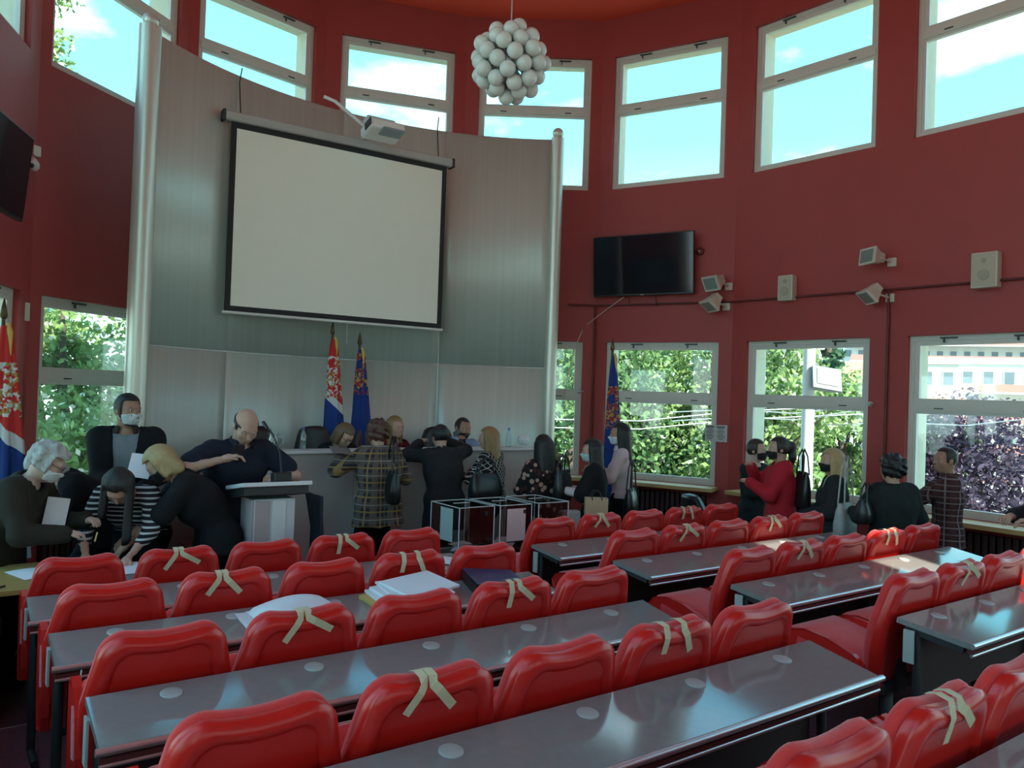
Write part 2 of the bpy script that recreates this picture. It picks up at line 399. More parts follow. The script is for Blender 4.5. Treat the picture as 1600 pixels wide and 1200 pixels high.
for k in (1, 2, 3, 4, 5):
    e = (-.245, -.255, 2.29, 2.25)
    desk({1: 'grey bench desk with loose papers, closest to the ballot boxes on the lectern side',
          2: 'grey bench desk piled with folders, envelopes and a dark blue binder',
          3: 'empty grey bench desk right behind the folder-strewn desk',
          4: 'empty grey bench desk two rows behind the folder-strewn desk',
          5: 'empty grey bench desk three rows behind the folder-strewn desk'}[k], k, .70, 5, e, LR)
for k in (1, 2, 3, 4):
    desk('grey bench desk on the window side of the aisle, %s row from the counter' % ordn[k], k, 3.93, 5, (-.24, -.225, 2.30, 2.27), RR)
# short desk of the front row with forms on it
r0 = desk('short grey desk with printed forms beside the wooden table', 0, .98, 1, (-.24, -.24, .53, .53), None)

# ---- chair: origin on the floor below the back, x along the row, y forward
M_SHELL = mat('red_plastic_shell', (0.62, 0.014, 0.010), 0.30, var=.04, scale=5, spec=.6)
M_CUSH = mat('red_fabric', (0.70, 0.024, 0.020), 0.85, var=.08, scale=30, bump=.15, bscale=250, sheen=.3)
M_TAPE = mat('beige_tape', (0.62, 0.52, 0.33), 0.7, var=.06)
def outline(sc_=0.0, n=7):
    """outline of the back seen from behind, list of (x, z); sc_ insets it"""
    wb, wm, wt, zb, zm, zt, r = .19, .2475, .212, .33, .70, .93, .085
    pts = [(-wb, zb), (-wm, zm - .10), (-wm, zm)]
    def arc(cx, cz, a0, a1): return [(cx + r * math.cos(R_(a0 + (a1 - a0) * i / n)), cz + r * math.sin(R_(a0 + (a1 - a0) * i / n))) for i in range(n + 1)]
    pts += arc(-wt + r, zt - r, 172, 90)
    for i in range(1, 6):
        u = i / 6; x = (-wt + r) + u * 2 * (wt - r); pts.append((x, zt - .014 * math.sin(math.pi * u)))
    pts += arc(wt - r, zt - r, 90, 8)
    pts += [(wm, zm), (wm, zm - .10), (wb, zb)]
    if sc_:
        cz = .63; q = []
        for x, z in pts:
            q.append((x * (1 - sc_ / .24), cz + (z - cz) * (1 - sc_ / .30)))
        pts = q
    return pts
def ycurve(z): return -.055 * ((z - .72) / .21) if z > .72 else (.72 - z) * .20
def ringed(mb, rings, mi=0, smooth=True, capA=True, capB=True):
    n = len(rings[0]); vs = [p for r in rings for p in r]; fs = []
    for i in range(len(rings) - 1):
        for k in range(n): fs.append((i * n + k, i * n + (k + 1) % n, (i + 1) * n + (k + 1) % n, (i + 1) * n + k))
    mb.add(vs, fs, mi, smooth)
    if capA: mb.add(rings[0], [list(range(n))[::-1]], mi, False)
    if capB: mb.add(rings[-1], [list(range(n))], mi, False)
def R3(sc_, y): return [Vector((x, ycurve(z) + y, z)) for x, z in outline(sc_)]
def shell_mesh():
    mb = MB(); rings = [R3(.0, .035), R3(.0, .008), R3(.005, -.001), R3(.026, -.014), R3(.034, -.016), R3(.050, -.016), R3(.056, -.007), R3(.062, -.005)]
    ringed(mb, rings); return mb
def cush_mesh():
    mb = MB(); up = lambda pts, dz: [Vector((p.x, p.y, p.z + dz * max(0, (p.z - .6) / .33))) for p in pts]
    rings = [up(R3(.012, .034), .004), up(R3(.004, .045), .010), up(R3(.004, .062), .016), up(R3(.014, .078), .016), up(R3(.05, .095), .010), up(R3(.10, .10), 0)]
    ringed(mb, rings); return mb
def seat_mesh(down):
    mb = MB(); n = 12
    def sec(t, w, h0, h1):   # rounded cross-section of the seat pad at depth t
        return [Vector((w * math.cos(a) * (1 if abs(math.cos(a)) < .7 else 1.0), t, (h0 + h1) / 2 + (h1 - h0) / 2 * math.sin(a))) for a in [2 * math.pi * i / 20 for i in range(20)]]
    def rr(t, w, h0, h1, r=.03):
        pts = []
        for sx, sz, a0 in ((1, 1, 0), (-1, 1, 90), (-1, -1, 180), (1, -1, 270)):
            for i in range(4):
                a = R_(a0 + 30 * i); pts.append(Vector((sx * (w - r) + r * math.cos(a), t, (h1 - r if sz > 0 else h0 + r) + r * math.sin(a))))
        return pts
    rings = [rr(.0, .20, -.06, .05), rr(.03, .225, -.075, .06), rr(.20, .235, -.075, .055), rr(.36, .235, -.06, .06), rr(.43, .222, -.035, .055), rr(.455, .19, -.01, .035)]
    ringed(mb, rings); return mb
def wing_mesh():
    mb = MB(); n = 14
    out = [(.0, -.10), (.0, .05), (.06, .075), (.20, .095), (.33, .085), (.43, .045), (.465, -.01), (.44, -.055), (.30, -.09), (.12, -.115)]
    rings = [[Vector((x, y, z)) for y, z in [(p[0] * (1 - s) + .22 * s, p[1] * (1 - s) - .01 * s) for p in out]] for x, s in ((-.012, .06), (-.018, .0), (.014, .0), (.018, .08))]
    ringed(mb, rings, smooth=False); return mb
_shell = shell_mesh().mesh('back_shell', M_SHELL); _cush = cush_mesh().mesh('back_cushion', M_CUSH)
_seat = seat_mesh(True).mesh('seat', M_CUSH); _wing = wing_mesh().mesh('seat_side', M_SHELL)
mb = MB(); mb.lathe([(.036, 0), (.032, .40)], 12, 0, Matrix.Translation((0, .11, .0))); mb.box((0, .11, .012), (.16, .24, .024), bev=.005); mb.box((0, .10, .37), (.30, .12, .06), bev=.01); mb.box((0, .055, .42), (.07, .05, .16))
_ped = mb.mesh('pedestal', M_DARK)
def tape_mesh(x0, z0, x1, z1, w=.027):
    """strip running from the top edge down the back of the shell"""
    mb = MB(); pts = []
    zt = .935
    xt = x0
    path = [(x0, .060, zt + .004), (x0, .03, zt + .012), (x0, -.002, zt + .004)]
    for i in range(5):
        u = i / 4; x = x0 + (x1 - x0) * u; z = z0 + (z1 - z0) * u; path.append((x, -.021 if i else -.012, z))
    vs = []; d = Vector((x1 - x0, 0, z1 - z0)).normalized(); side = Vector((-d.z, 0, d.x)) * (w / 2)
    for i, (x, y, z) in enumerate(path):
        s = Vector((abs(side.length), 0, 0)) if i < 3 else side * (1 if side.x > 0 else -1)
        for sg in (-1, 1):
            q = Vector((x, y, z)) + s * sg; q.y += ycurve(min(q.z, .93)); vs.append(q)
    fs = [(2 * i, 2 * i + 1, 2 * i + 3, 2 * i + 2) for i in range(len(path) - 1)]
    n = len(vs); vs2 = [v + Vector((0, -.0015, .0008)) for v in vs]
    mb.add(vs + vs2, fs + [tuple(i + n for i in f[::-1]) for f in fs] + [(2 * i, 2 * i + 2, 2 * i + 2 + n, 2 * i + n) for i in range(len(path) - 1)] + [(2 * i + 1, 2 * i + 1 + n, 2 * i + 3 + n, 2 * i + 3) for i in range(len(path) - 1)], 0, False)
    return mb
TAPES = [(tape_mesh(-.03, .915, -.085, .83), tape_mesh(.0, .915, .10, .855)), (tape_mesh(-.045, .915, -.05, .825), tape_mesh(.0, .915, .085, .85)),
         (tape_mesh(-.05, .915, -.10, .84), tape_mesh(-.02, .915, .055, .835)), (tape_mesh(-.07, .915, -.075, .84), tape_mesh(.02, .915, .065, .83))]
TAPES = [(a.mesh('tape', M_TAPE), b.mesh('tape', M_TAPE)) for a, b in TAPES]
TI = [0]
def chair(a, k, taped, label, group, folded):
    c = empty('tip_up_chair', RW(a, ROWB[k] + .135, ROWZ[k]), YAW); tag(c, label, 'chair', group)
    link('back_shell', _shell, c); link('back_cushion', _cush, c); link('pedestal', _ped, c)
    s = link('seat', _seat, c); s.location = (0, .11, .44)
    for x in (-.222, .222):
        wv = link('seat_side', _wing, s); wv.location = (x, 0, 0)
    if folded: s.rotation_euler = (R_(76), 0, 0); s.location = (0, .17, .27)
    else: s.rotation_euler = (R_(10), 0, 0)
    if taped:
        t = TAPES[TI[0] % len(TAPES)]; TI[0] += 1
        for q in t: tag(link('tape', q, c), 'beige masking tape strip over the back')
    return c
for k in (1, 2, 3, 4, 5):
    for i in range(5):
        tp = i % 2 == 1
        pos = {1: 'by the desk with loose papers', 2: 'in front of the desk with folders', 3: 'directly behind the desk with folders',
               4: 'two rows behind the desk with folders', 5: 'three rows behind the desk with folders'}[k]
        chair(.70 + i * .5, k, tp, ('red taped chair ' if tp else 'red untaped chair ') + ('at the wall end', 'second from the wall', 'in the middle of the row', 'second from the aisle', 'at the aisle end')[i] + ', ' + pos, 'red chairs left of the aisle', True)
for k in (1, 2, 3, 4):
    for i in range(5):
        tp = i % 2 == 1
        chair(3.93 + i * .5, k, tp, ('red taped chair ' if tp else 'red untaped chair ') + ('at the aisle end', 'second from the aisle', 'in the middle of the row', 'second from the windows', 'at the window end')[i] + ', %s window-side row from the counter' % ordn[k], 'red chairs right of the aisle', False)
# ================================================================== front of the hall
def onwall(p, q, x, y, off=0.0):
    """where a picture ray meets the wall p-q (moved off into the room)"""
    dr = (q - p).normalized(); inn = Vector((dr.y, -dr.x, 0)); p0 = p + inn * off
    v = CF + CR * ((x - 800) / FPX) - CU * ((y - 600) / FPX); o0 = Vector((0, 0, CAMZ))
    t = (p0 - o0).dot(inn) / v.dot(inn); return o0 + v * t
def wall_M(p, q, pos, up_tilt=0.0):
    """local frame: x along wall, -y into the room, z up, at pos"""
    dr = (q - p).normalized(); return Matrix.Translation(pos) @ Matrix.Rotation(math.atan2(dr.y, dr.x), 4, 'Z') @ Matrix.Rotation(up_tilt, 4, 'X')
def place(o, M): o.matrix_world = M; return o

# ---- curved metal partition
CC = Vector((.23, 6.5, 0)); RA = 3.92; A0, A1 = R_(163.8), R_(86.9); ZT = 5.25; ZS = 2.27
def arc(a, r=RA, z=0.0): return CC + Vector((math.cos(a) * r, math.sin(a) * r, z))
def arc_px(x):
    k = (x - 800) / FPX; best = None
    for i in range(2000):
        a = A0 + (A1 - A0) * i / 1999; p = arc(a); e = abs(p.x / p.y - k)
        if best is None or e < best[0]: best = (e, a)
    return best[1]
scr = empty('metal_partition', arc(R_(125)) ); tag(scr, 'tall curved partition of brushed metal sheets behind the counter', 'partition')
off = -scr.location
seams = [A0, arc_px(350), arc_px(521), arc_px(683), A1]
for i in range(4):
    a, b = seams[i], seams[i + 1]; g = .0012
    for z0, z1 in ((0.0, ZS - .008), (ZS + .008, ZT)):
        mb = MB(); mb.grid(lambda u, v: arc(a - g + (b - a + 2 * g) * u, RA, z0 + (z1 - z0) * v) + off, 12, 2, 0, True, -.02)
        mb.build('metal_sheet', M_STEEL if (i + (z0 > 0)) % 2 else M_STEEL2, scr)
        # folded ribs of the sheet: shallow vertical lips
        mb = MB(); nr = 3
        for j in range(1, nr):
            t = a + (b - a) * j / nr; mb.tube([arc(t, RA + .004, z0 + .01) + off, arc(t, RA + .004, z1 - .01) + off], .005, 6)
        mb.build('sheet_fold', M_STEEL, scr)
for a in seams[1:4]:
    MB().tube([arc(a, RA - .004, 0) + off, arc(a, RA - .004, ZT) + off], .011, 8).build('seam_strip', M_ALU, scr)
MB().tube([arc(A0 + (A1 - A0) * i / 40, RA - .004, ZS) + off for i in range(41)], .011, 6).build('seam_strip', M_ALU, scr)
MB().tube([arc(A0 + (A1 - A0) * i / 40, RA + .008, ZT) + off for i in range(41)], .014, 6).build('top_rail', M_ALU, scr)
for a, r in ((A0 + .012, .105), (A1 - .012, .085)):
    p = arc(a) + off; mb = MB(); mb.tube([p, p + Vector((0, 0, ZT + .03))], r, 20); col = mb.build('post', M_TUBE, scr)
    MB().sphere(p + Vector((0, 0, ZT + .03 + .06)), .075, 16).build('ball_cap', M_TUBE, col)

# ---- projection screen
dl, drr = 7.35 * S_ - .05, 8.6 * S_ - .06
q00, q01, q10, q11 = at(360, 190, dl), at(349, 487, dl), at(697, 263, drr), at(689, 514, drr)
zt_, zb_ = 4.69, 2.69
pl = Vector(((q00.x + q01.x) / 2, dl, 0)); pr = Vector(((q10.x + q11.x) / 2, drr, 0))
sdir = (pr - pl).normalized(); SW = (pr - pl).length; SM = Matrix.Translation(pl) @ Matrix.Rotation(math.atan2(sdir.y, sdir.x), 4, 'Z')
ps = empty('projection_screen'); ps.matrix_world = SM; tag(ps, 'large pulled-down projection screen with black border on metal partition', 'projection screen')
M_SCR = mat('matte_screen', (0.86, 0.82, 0.71), .8, var=.01); M_SCRB = mat('screen_black', (.012, .012, .013), .7)
MB().box((SW / 2, 0, (zt_ + zb_) / 2), (SW - .12, .006, zt_ - zb_ - .12)).build('screen_sheet', M_SCR, ps)
bd = MB(); bd.box((.03, -.001, (zt_ + zb_) / 2), (.06, .008, zt_ - zb_)); bd.box((SW - .03, -.001, (zt_ + zb_) / 2), (.06, .008, zt_ - zb_))
bd.box((SW / 2, -.001, zt_ - .03), (SW - .12, .008, .06)); bd.box((SW / 2, -.001, zb_ + .03), (SW - .12, .008, .06)); bd.build('border', M_SCRB, ps)
MB().tube([(-.02, 0, zb_ - .012), (SW + .02, 0, zb_ - .012)], .016, 10).build('bottom_bar', M_WHITE, ps)
cs = MB(); cs.box((SW / 2, .02, zt_ + .055), (SW + .14, .12, .10), bev=.02); case = cs.build('case', mat('case_grey', (.42, .41, .38), .45), ps)
for x in (-.08, SW + .08): MB().box((x, .02, zt_ + .055), (.03, .135, .115), bev=.01).build('end_cap', M_DARK, case)
for x in (.10, SW - .10): MB().tube([(x, .03, zt_ + .10), (x - .02, .05, zt_ + .45), (x + .01, .08, zt_ + .62)], .007, 6).build('hanger', M_DARK, ps)
MB().tube([(SW * .53, 0, zb_ - .02), (SW * .53, 0, zb_ - .26)], .003, 5).build('pull_cord', M_WHITE, ps)

# ---- projector on its arm
pj = empty('projector', at(598, 205, 8.9)); tag(pj, 'white short-throw projector on a bracket above the projection screen', 'projector')
PM = Matrix.Rotation(math.atan2(sdir.y, sdir.x) , 4, 'Z') @ Matrix.Rotation(R_(-14), 4, 'X')
MB().box((0, 0, 0), (.42, .30, .12), bev=.03, M=PM).build('body', M_WHITE, pj)
MB().box((.06, -.10, -.06), (.26, .16, .03), bev=.012, M=PM).build('lens_cover', mat('projector_glass', (.22, .27, .30), .15), pj)
MB().box((-.02, .05, .105), (.34, .18, .08), bev=.015, M=PM).build('mount_box', mat('projector_mount', (.50, .52, .53), .4), pj)
MB().box((-.21, -.08, .0), (.012, .16, .08), bev=.004, M=PM).build('vent', M_DARK, pj)
MB().tube([PM @ Vector((-.20, .05, .05)), PM @ Vector((-.50, .10, .30)), PM @ Vector((-.62, .12, .34))], .02, 8).build('arm', M_WHITE, pj)
MB().tube([PM @ Vector((.0, .05, .14)), PM @ Vector((0, .60, .12))], .025, 8).build('arm', M_ALU, pj)

# ---- presidium counter
M_CNT = mat('counter_laminate', (0.44, 0.385, 0.36), .42, var=.04, scale=4); M_CNTT = mat('counter_top', (.66, .66, .66), .35, var=.03)
CA0, CA1, CB, CZ = 2.35, 5.80, 7.39, 1.30
ct = empty('presidium_counter', RW(CA0, CB), YAW); tag(ct, 'long pale grey reception-style counter with seated officials behind', 'counter')
LN = CA1 - CA0
for i in range(3):
    x0, x1 = LN * i / 3 + .002, LN * (i + 1) / 3 - .002
    MB().box(((x0 + x1) / 2, .02, .66), (x1 - x0, .04, 1.24), bev=.004).build('front_panel', M_CNT, ct)
MB().box((LN / 2, .03, .04), (LN - .02, .03, .08)).build('plinth', M_DARK, ct)
MB().box((LN / 2, .11, CZ - .012), (LN + .04, .30, .028), bev=.006).build('ledge', M_CNTT, ct)
MB().box((LN - .02, .25, .65), (.04, .42, 1.28), bev=.004).build('end_panel', M_CNT, ct)
MB().tube([(LN + .012, -.005, 0), (LN + .012, -.005, CZ - .03)], .014, 8).build('corner_post', M_ALU, ct)
MB().box((LN / 2, .30, 1.02), (LN - .1, .30, .03)).build('work_shelf', M_CNTT, ct)
dais = MB(); dais.box((LN / 2, .98, .15), (LN + .4, .62, .30)); dd = dais.build('floor_dais', M_FLOOR); dd.location = RW(CA0, CB); dd.rotation_euler = (0, 0, YAW); tag(dd, kind='structure')

# ---- things on the counter
def bottle(loc, label):
    b = empty('water_bottle', loc); tag(b, label, 'bottle')
    MB().lathe([(.030, 0), (.033, .01), (.033, .12), (.028, .15), (.013, .185), (.013, .20)], 16).build('body', glass('clear_plastic', (.80, .88, .92), .16), b)
    MB().lathe([(.015, .198), (.015, .222)], 12).build('cap', mat('bottle_cap', (.1, .2, .5), .4), b)
bottle(RW(5.50, 7.52, CZ + .002), 'clear water bottle beside the white globe on the counter')
bottle(RW(3.02, 7.55, CZ + .002), 'clear water bottle near the bespectacled woman on the counter')
gl = empty('globe_fan', RW(5.70, 7.50, CZ + .002)); tag(gl, 'white round globe on the right end of the counter', 'globe')
MB().lathe([(.045, 0), (.045, .012), (.02, .02)], 18).build('foot', M_WHITE, gl)
MB().sphere((0, 0, .085), .072, 22).build('ball', mat('globe_white', (.70, .70, .69), .5, var=.15, scale=40, bump=.4, bscale=60), gl)
jug = empty('glass_jug', RW(2.72, 7.55, CZ + .002)); tag(jug, 'glass water jug with tumblers on a tray by the lectern', 'jug')
MB().lathe([(.04, 0), (.052, .02), (.055, .09), (.042, .14), (.048, .165)], 16, capb=False).build('body', glass('jug_glass', (.75, .80, .82), .22), jug)
MB().tube([(.05, 0, .13), (.095, 0, .12), (.095, 0, .06), (.055, 0, .04)], .007, 6).build('handle', MATS['jug_glass'], jug)
MB().lathe([(.10, .0), (.10, .006)], 20).build('tray', M_ALU, jug)

# ---- black swivel chairs behind the counter
M_LEATH = mat('black_leather', (.014, .015, .017), .38, var=.1, bump=.1, bscale=80)
def swivel(a, b, label, rz=0.0, z=0.30, mt=None):
    c = empty('swivel_chair', RW(a, b, z), YAW + math.pi + rz); tag(c, label, 'chair', 'office chairs behind the counter')
    mt = mt or M_LEATH
    mb = MB(); out = []
    def back(u, v):
        x = (u - .5) * .52 * (1 - .25 * max(0, v - .6) / .4 * abs(u - .5) * 2); z = .50 + .68 * v - .10 * (abs(u - .5) * 2) ** 4 * max(0, v - .5) * 2
        return (x, -.22 - .10 * v + .05 * (u - .5) ** 2 * 4, z)
    mb.grid(back, 10, 10, 0, True, .09); mb.build('backrest', mt, c)
    MB().box((0, .02, .46), (.50, .48, .10), bev=.035).build('seat', mt, c)
    for x in (-.28, .28):
        mb = MB(); mb.tube([(x, -.18, .46), (x, -.18, .66), (x, .14, .68), (x, .16, .48)], .018, 8); mb.box((x, -.02, .69), (.05, .30, .03), bev=.01); mb.build('armrest', M_BLACK, c)
    mb = MB(); mb.tube([(0, 0, .08), (0, 0, .42)], .028, 10)
    for i in range(5): an = i * 2 * math.pi / 5; mb.tube([(0, 0, .09), (.27 * math.cos(an), .27 * math.sin(an), .06)], .018, 6); mb.sphere((.27 * math.cos(an), .27 * math.sin(an), .03), .028, 8)
    mb.build('base', M_BLACK, c); return c
swivel(2.83, 8.10, 'black leather swivel chair with a high back, left of the bespectacled woman')
swivel(3.52, 8.18, 'black swivel chair on which the bespectacled woman sits', .1)
swivel(4.22, 8.26, 'brown-backed chair of the long-haired woman in red plaid', 0, mt=mat('brown_leather', (.10, .05, .04), .5))
swivel(5.06, 8.20, 'black swivel chair of the man in the pale blue shirt', -.15)
# ---- dark chair by the windows
bc = swivel(7.25, 5.98, 'black upholstered chair under the window sill by the red pier', 1.2, 0.0); bc['group'] = 'office chairs behind the counter'
del bc['group']; bc.scale = (1, 1, .72)

# ---- lectern
M_LECT = mat('lectern_side', (.42, .34, .345), .4, var=.05); M_LECF = mat('lectern_front', (.58, .58, .60), .35, var=.03)
lc = empty('lectern', RW(2.02, 5.62), YAW - .02); tag(lc, 'pale speaker lectern with slanted top and gooseneck microphone', 'lectern')
MB().box((0, .0, .56), (.30, .20, 1.12), bev=.01).build('column', M_LECF, lc)
MB().box((-.155, .02, .56), (.02, .24, 1.12), bev=.004).build('side_panel', M_LECT, lc)
for x in (-.09, .03): MB().box((x, -.104, .56), (.10, .012, 1.10), bev=.003).build('front_strip', M_LECT if x < 0 else M_CNTT, lc)
TM = Matrix.Translation((0, .04, 1.20)) @ Matrix.Rotation(R_(-9), 4, 'X')
MB().box((0, 0, 0), (.50, .40, .03), bev=.006, M=TM).build('top', M_CNTT, lc)
MB().box((0, 0, -.045), (.46, .36, .06), bev=.006, M=TM).build('tray', M_DARK, lc)
MB().box((.05, -.12, .05), (.13, .09, .07), bev=.01, M=TM).build('microphone_base', M_BLACK, lc)
MB().tube([TM @ Vector((.05, -.12, .08)), TM @ Vector((.05, -.10, .22)), TM @ Vector((.02, -.05, .36)), TM @ Vector((-.01, -.01, .42))], .006, 8).build('gooseneck', M_BLACK, lc)
MB().tube([TM @ Vector((-.01, -.01, .41)), TM @ Vector((-.03, .02, .46))], .013, 10).build('microphone', M_BLACK, lc)
jk = empty('hanging_jacket', RW(2.335, 5.66), YAW); tag(jk, 'dark jacket hanging down from the side of the lectern', 'jacket')
mb = MB()
mb.grid(lambda u, v: (.02 + .05 * math.sin(9 * u) * v + .07 * v * u, (u - .5) * .30, 1.12 - .62 * v * (1 - .35 * abs(u - .4)) + .03 * math.sin(14 * u) * v), 16, 10, 0, True, .02); mb.build('cloth', mat('navy_cloth', (.012, .014, .026), .8, bump=.2, bscale=40), jk)

# ---- wooden table with drawers, front left
M_WOOD = mat('blond_wood', (.40, .27, .085), .42, var=.10, scale=5, stretch=(1, 9, 9)); M_WOOD2 = mat('brown_wood', (.26, .14, .07), .5, var=.1, scale=5, stretch=(1, 9, 9))
wt = empty('wooden_table', RW(-.02, 5.12), YAW); tag(wt, 'blond wooden table where the women bend over papers', 'table')
MB().box((.34, .36, .735), (.76, .72, .03), bev=.004).build('tabletop', M_WOOD, wt)
MB().box((.66, .36, .36), (.025, .64, .72)).build('side_panel', M_WOOD2, wt); MB().box((.34, .66, .45), (.66, .02, .50)).build('modesty_panel', M_WOOD2, wt)
ca = MB(); ca.box((.18, .34, .36), (.38, .60, .70)); ca.build('drawer_unit', M_WOOD2, wt)
for z in (.60, .38, .15):
    dwr = MB().box((.18, .03, z), (.36, .02, .20), bev=.004).build('drawer', M_WOOD, wt); MB().tube([(.13, .008, z + .04), (.23, .008, z + .04)], .007, 6).build('handle', M_ALU, dwr)
def sheet(name, loc, w, h, rz, label, cat='paper', t=.002, mt=None, tilt=(0, 0), group=None):
    mb = MB(); mb.grid(lambda u, v: ((u - .5) * w, (v - .5) * h, .006 * (u - .5) ** 2 * 4 * random.random() * 0 + .004 * math.sin(3 * u)), 4, 4, 0, False, t)
    o = mb.build(name, mt or M_PAPER); o.location = loc; o.rotation_euler = (tilt[0], tilt[1], rz); tag(o, label, cat, group); return o
sheet('paper_sheet', RW(.56, 5.50, .754), .20, .28, YAW + .3, 'white form being filled in on the wooden table')
on_desk(sheet('paper_sheet', (0, 0, 0), .30, .21, 0, 'printed form lying on the short grey desk'), 0, 1.00, 5.42, .001, .1); on_desk(sheet('paper_sheet', (0, 0, 0), .30, .21, 0, 'second form lying skewed on the short grey desk'), 0, 1.34, 5.36, .001, -.15)
pen = MB().tube([RW(.28, 5.14, .756), RW(.40, 5.22, .756)], .005, 6).build('pen', M_BLACK); tag(pen, 'black pen lying on the blond wooden table', 'pen')

# ---- ballot boxes on a low table
bt = empty('ballot_table', RW(4.36, 5.85), YAW); tag(bt, 'low white table carrying the transparent ballot boxes', 'table')
MB().box((0, 0, .50), (1.78, .62, .03), bev=.004).build('tabletop', M_WHITE, bt)
for x in (-.84, .84):
    for y in (-.27, .27): MB().tube([(x, y, 0), (x, y, .49)], .018, 8).build('leg', M_ALU, bt)
M_ACR = glass('acrylic', (.90, .93, .92), .05); M_ACE = mat('acrylic_edge', (.72, .74, .74), .2)
def ballot(a0, a1, b0, b1, label, pink, ls):
    z0, z1 = .521, .95; cx_, cy_ = (a0 + a1) / 2, (b0 + b1) / 2; W, D, H = a1 - a0, b1 - b0, z1 - z0
    bx = empty('ballot_box', RW(cx_, cy_, z0), YAW); tag(bx, label, 'ballot box')
    for c, s in (((0, -D / 2, H / 2), (W, .005, H)), ((0, D / 2, H / 2), (W, .005, H)), ((-W / 2, 0, H / 2), (.005, D, H)), ((W / 2, 0, H / 2), (.005, D, H)), ((0, 0, .004), (W, D, .005))):
        MB().box(c, s).build('side_panel', M_ACR, bx)
    ld = MB().box((0, 0, H), (W + .01, D + .01, .006)).build('lid', M_ACR, bx); MB().box((0, .02, H + .005), (.16, .012, .005)).build('slot', M_ACE, ld)
    e = MB(); r = .0045
    for x in (-W / 2, W / 2):
        for y in (-D / 2, D / 2): e.tube([(x, y, 0), (x, y, H)], r, 6)
        e.tube([(x, -D / 2, H), (x, D / 2, H)], r, 6); e.tube([(x, -D / 2, 0), (x, D / 2, 0)], r, 6)
    for y in (-D / 2, D / 2): e.tube([(-W / 2, y, H), (W / 2, y, H)], r, 6); e.tube([(-W / 2, y, 0), (W / 2, y, 0)], r, 6)
    e.build('edge', M_ACE, bx)
    pm = mat('pink_form', (.72, .52, .52), .8, var=.03) if pink else M_PAPER
    MB().box((-W / 2 + .006, -.02, H * .62), (.002, .20, .28)).build('notice', pm, bx)
    if pink: MB().box((.0, -D / 2 - .006, H * .60), (.20, .002, .28)).build('notice', pm, bx)
    MB().box((W * .25, -D / 2 - .008, H * .86), (.022, .014, .035), bev=.004).build('padlock', M_BLACK, bx)
    for i in range(9):
        p = MB(); p.box((random.uniform(-.08, .08), random.uniform(-.12, .12), .02 + i * .009), (.15, .11, .002), M=Matrix.Rotation(random.uniform(-.25, .25), 4, 'Y'), rz=random.uniform(0, 3)); p.build('ballot_paper', M_PAPER, bx)
ballot(3.63, 3.985, 5.62, 6.08, 'clear acrylic ballot box with white notice, end next to lectern', False, 0)
ballot(4.035, 4.375, 5.60, 6.08, 'clear acrylic ballot box with pink notice in the middle of three', True, 1)
ballot(4.455, 4.80, 5.60, 6.10, 'clear acrylic ballot box in front of the woman in floral blouse', False, 2)
sheet('paper_sheet', RW(3.56, 5.585, .519), .10, .06, YAW + .4, 'loose white sheet on the low table beside ballot boxes')

# ---- papers on the second desk
dz = ROWZ[2] + .7535; M_ENV = mat('white_envelope', (.78, .78, .80), .55, var=.03); M_MAN = mat('manila', (.60, .40, .12), .7)
en = empty('paper_parcel', RW(1.47, 3.66, dz), YAW + .15); tag(en, 'thick white paper parcel wrapped on top of flat envelope', 'parcel')
mb = MB(); mb.grid(lambda u, v: ((u - .5) * .40, (v - .5) * .24, .008 + .075 * (math.sin(math.pi * min(1, max(0, u * 1.04))) ** .45) * (math.sin(math.pi * v) ** .5) if 0 < u < 1 and 0 < v < 1 else .006), 14, 12, 0, True); mb.box((0, 0, .004), (.39, .235, .006)); mb.build('wrapping', M_ENV, en)
e2 = MB().box((0, 0, .002), (.46, .28, .004)).build('envelope', M_ENV); on_desk(e2, 2, 1.44, 3.64, .0, .02); tag(e2, 'flat white envelope under the thick wrapped parcel', 'envelope'); on_desk(en, 2, 1.47, 3.68, .0045, .15)
z = 0.0
fl = [(M_MAN, .02, .12, 'manila folder at the bottom of the paper pile'), (M_PAPER, .014, .02, 'white paper bundle lying on the manila folder'), (M_PAPER, .016, .10, 'white bundle in the middle of the folder pile'), (M_ENV, .012, -.04, 'white folder fanned out near the pile top'), (M_PAPER, .014, .22, 'topmost white folder on the paper pile')]
for i, (mt, h, rz, lb) in enumerate(fl):
    o = MB().box((0, 0, h / 2), (.34, .26, h), bev=.002).build('document_folder', mt); on_desk(o, 2, 2.02 + .03 * i, 3.66 + .006 * i, z, rz); z += h + .0005; tag(o, lb, 'folder', 'pile of folders on the desk')
bn = empty('ring_binder', RW(2.62, 3.70, dz), YAW - .25); on_desk(bn, 2, 2.62, 3.68, .002, -.25); tag(bn, 'dark blue ring binder on the desk with folders', 'binder')
MB().box((0, 0, .004), (.30, .26, .006)).build('cover', mat('navy_cover', (.03, .04, .11), .35), bn); MB().box((0, .0, .056), (.30, .26, .006), M=Matrix.Rotation(R_(3), 4, 'Y')).build('cover', MATS['navy_cover'], bn)
MB().box((-.15, 0, .03), (.006, .26, .055)).build('spine', M_BLACK, bn); MB().box((.0, 0, .022), (.27, .24, .03)).build('papers', mat('binder_pages', (.45, .33, .2), .8), bn)
MB().lathe([(.045, .06), (.045, .0605), (.038, .0605), (.038, .06)], 24, 0, Matrix.Rotation(R_(3), 4, 'Y'), capb=False).build('emblem', mat('binder_ring', (.09, .11, .22), .4), bn)
dz1 = ROWZ[1] + .7545
on_desk(sheet('paper_sheet', (0, 0, 0), .21, .30, 0, 'white sheet on the desk end facing the ballot boxes'), 1, 2.62, 4.52, .001, .5)
on_desk(sheet('paper_sheet', (0, 0, 0), .21, .15, 0, 'half sheet on the desk end facing the ballot boxes'), 1, 2.83, 4.58, .006, -.6)
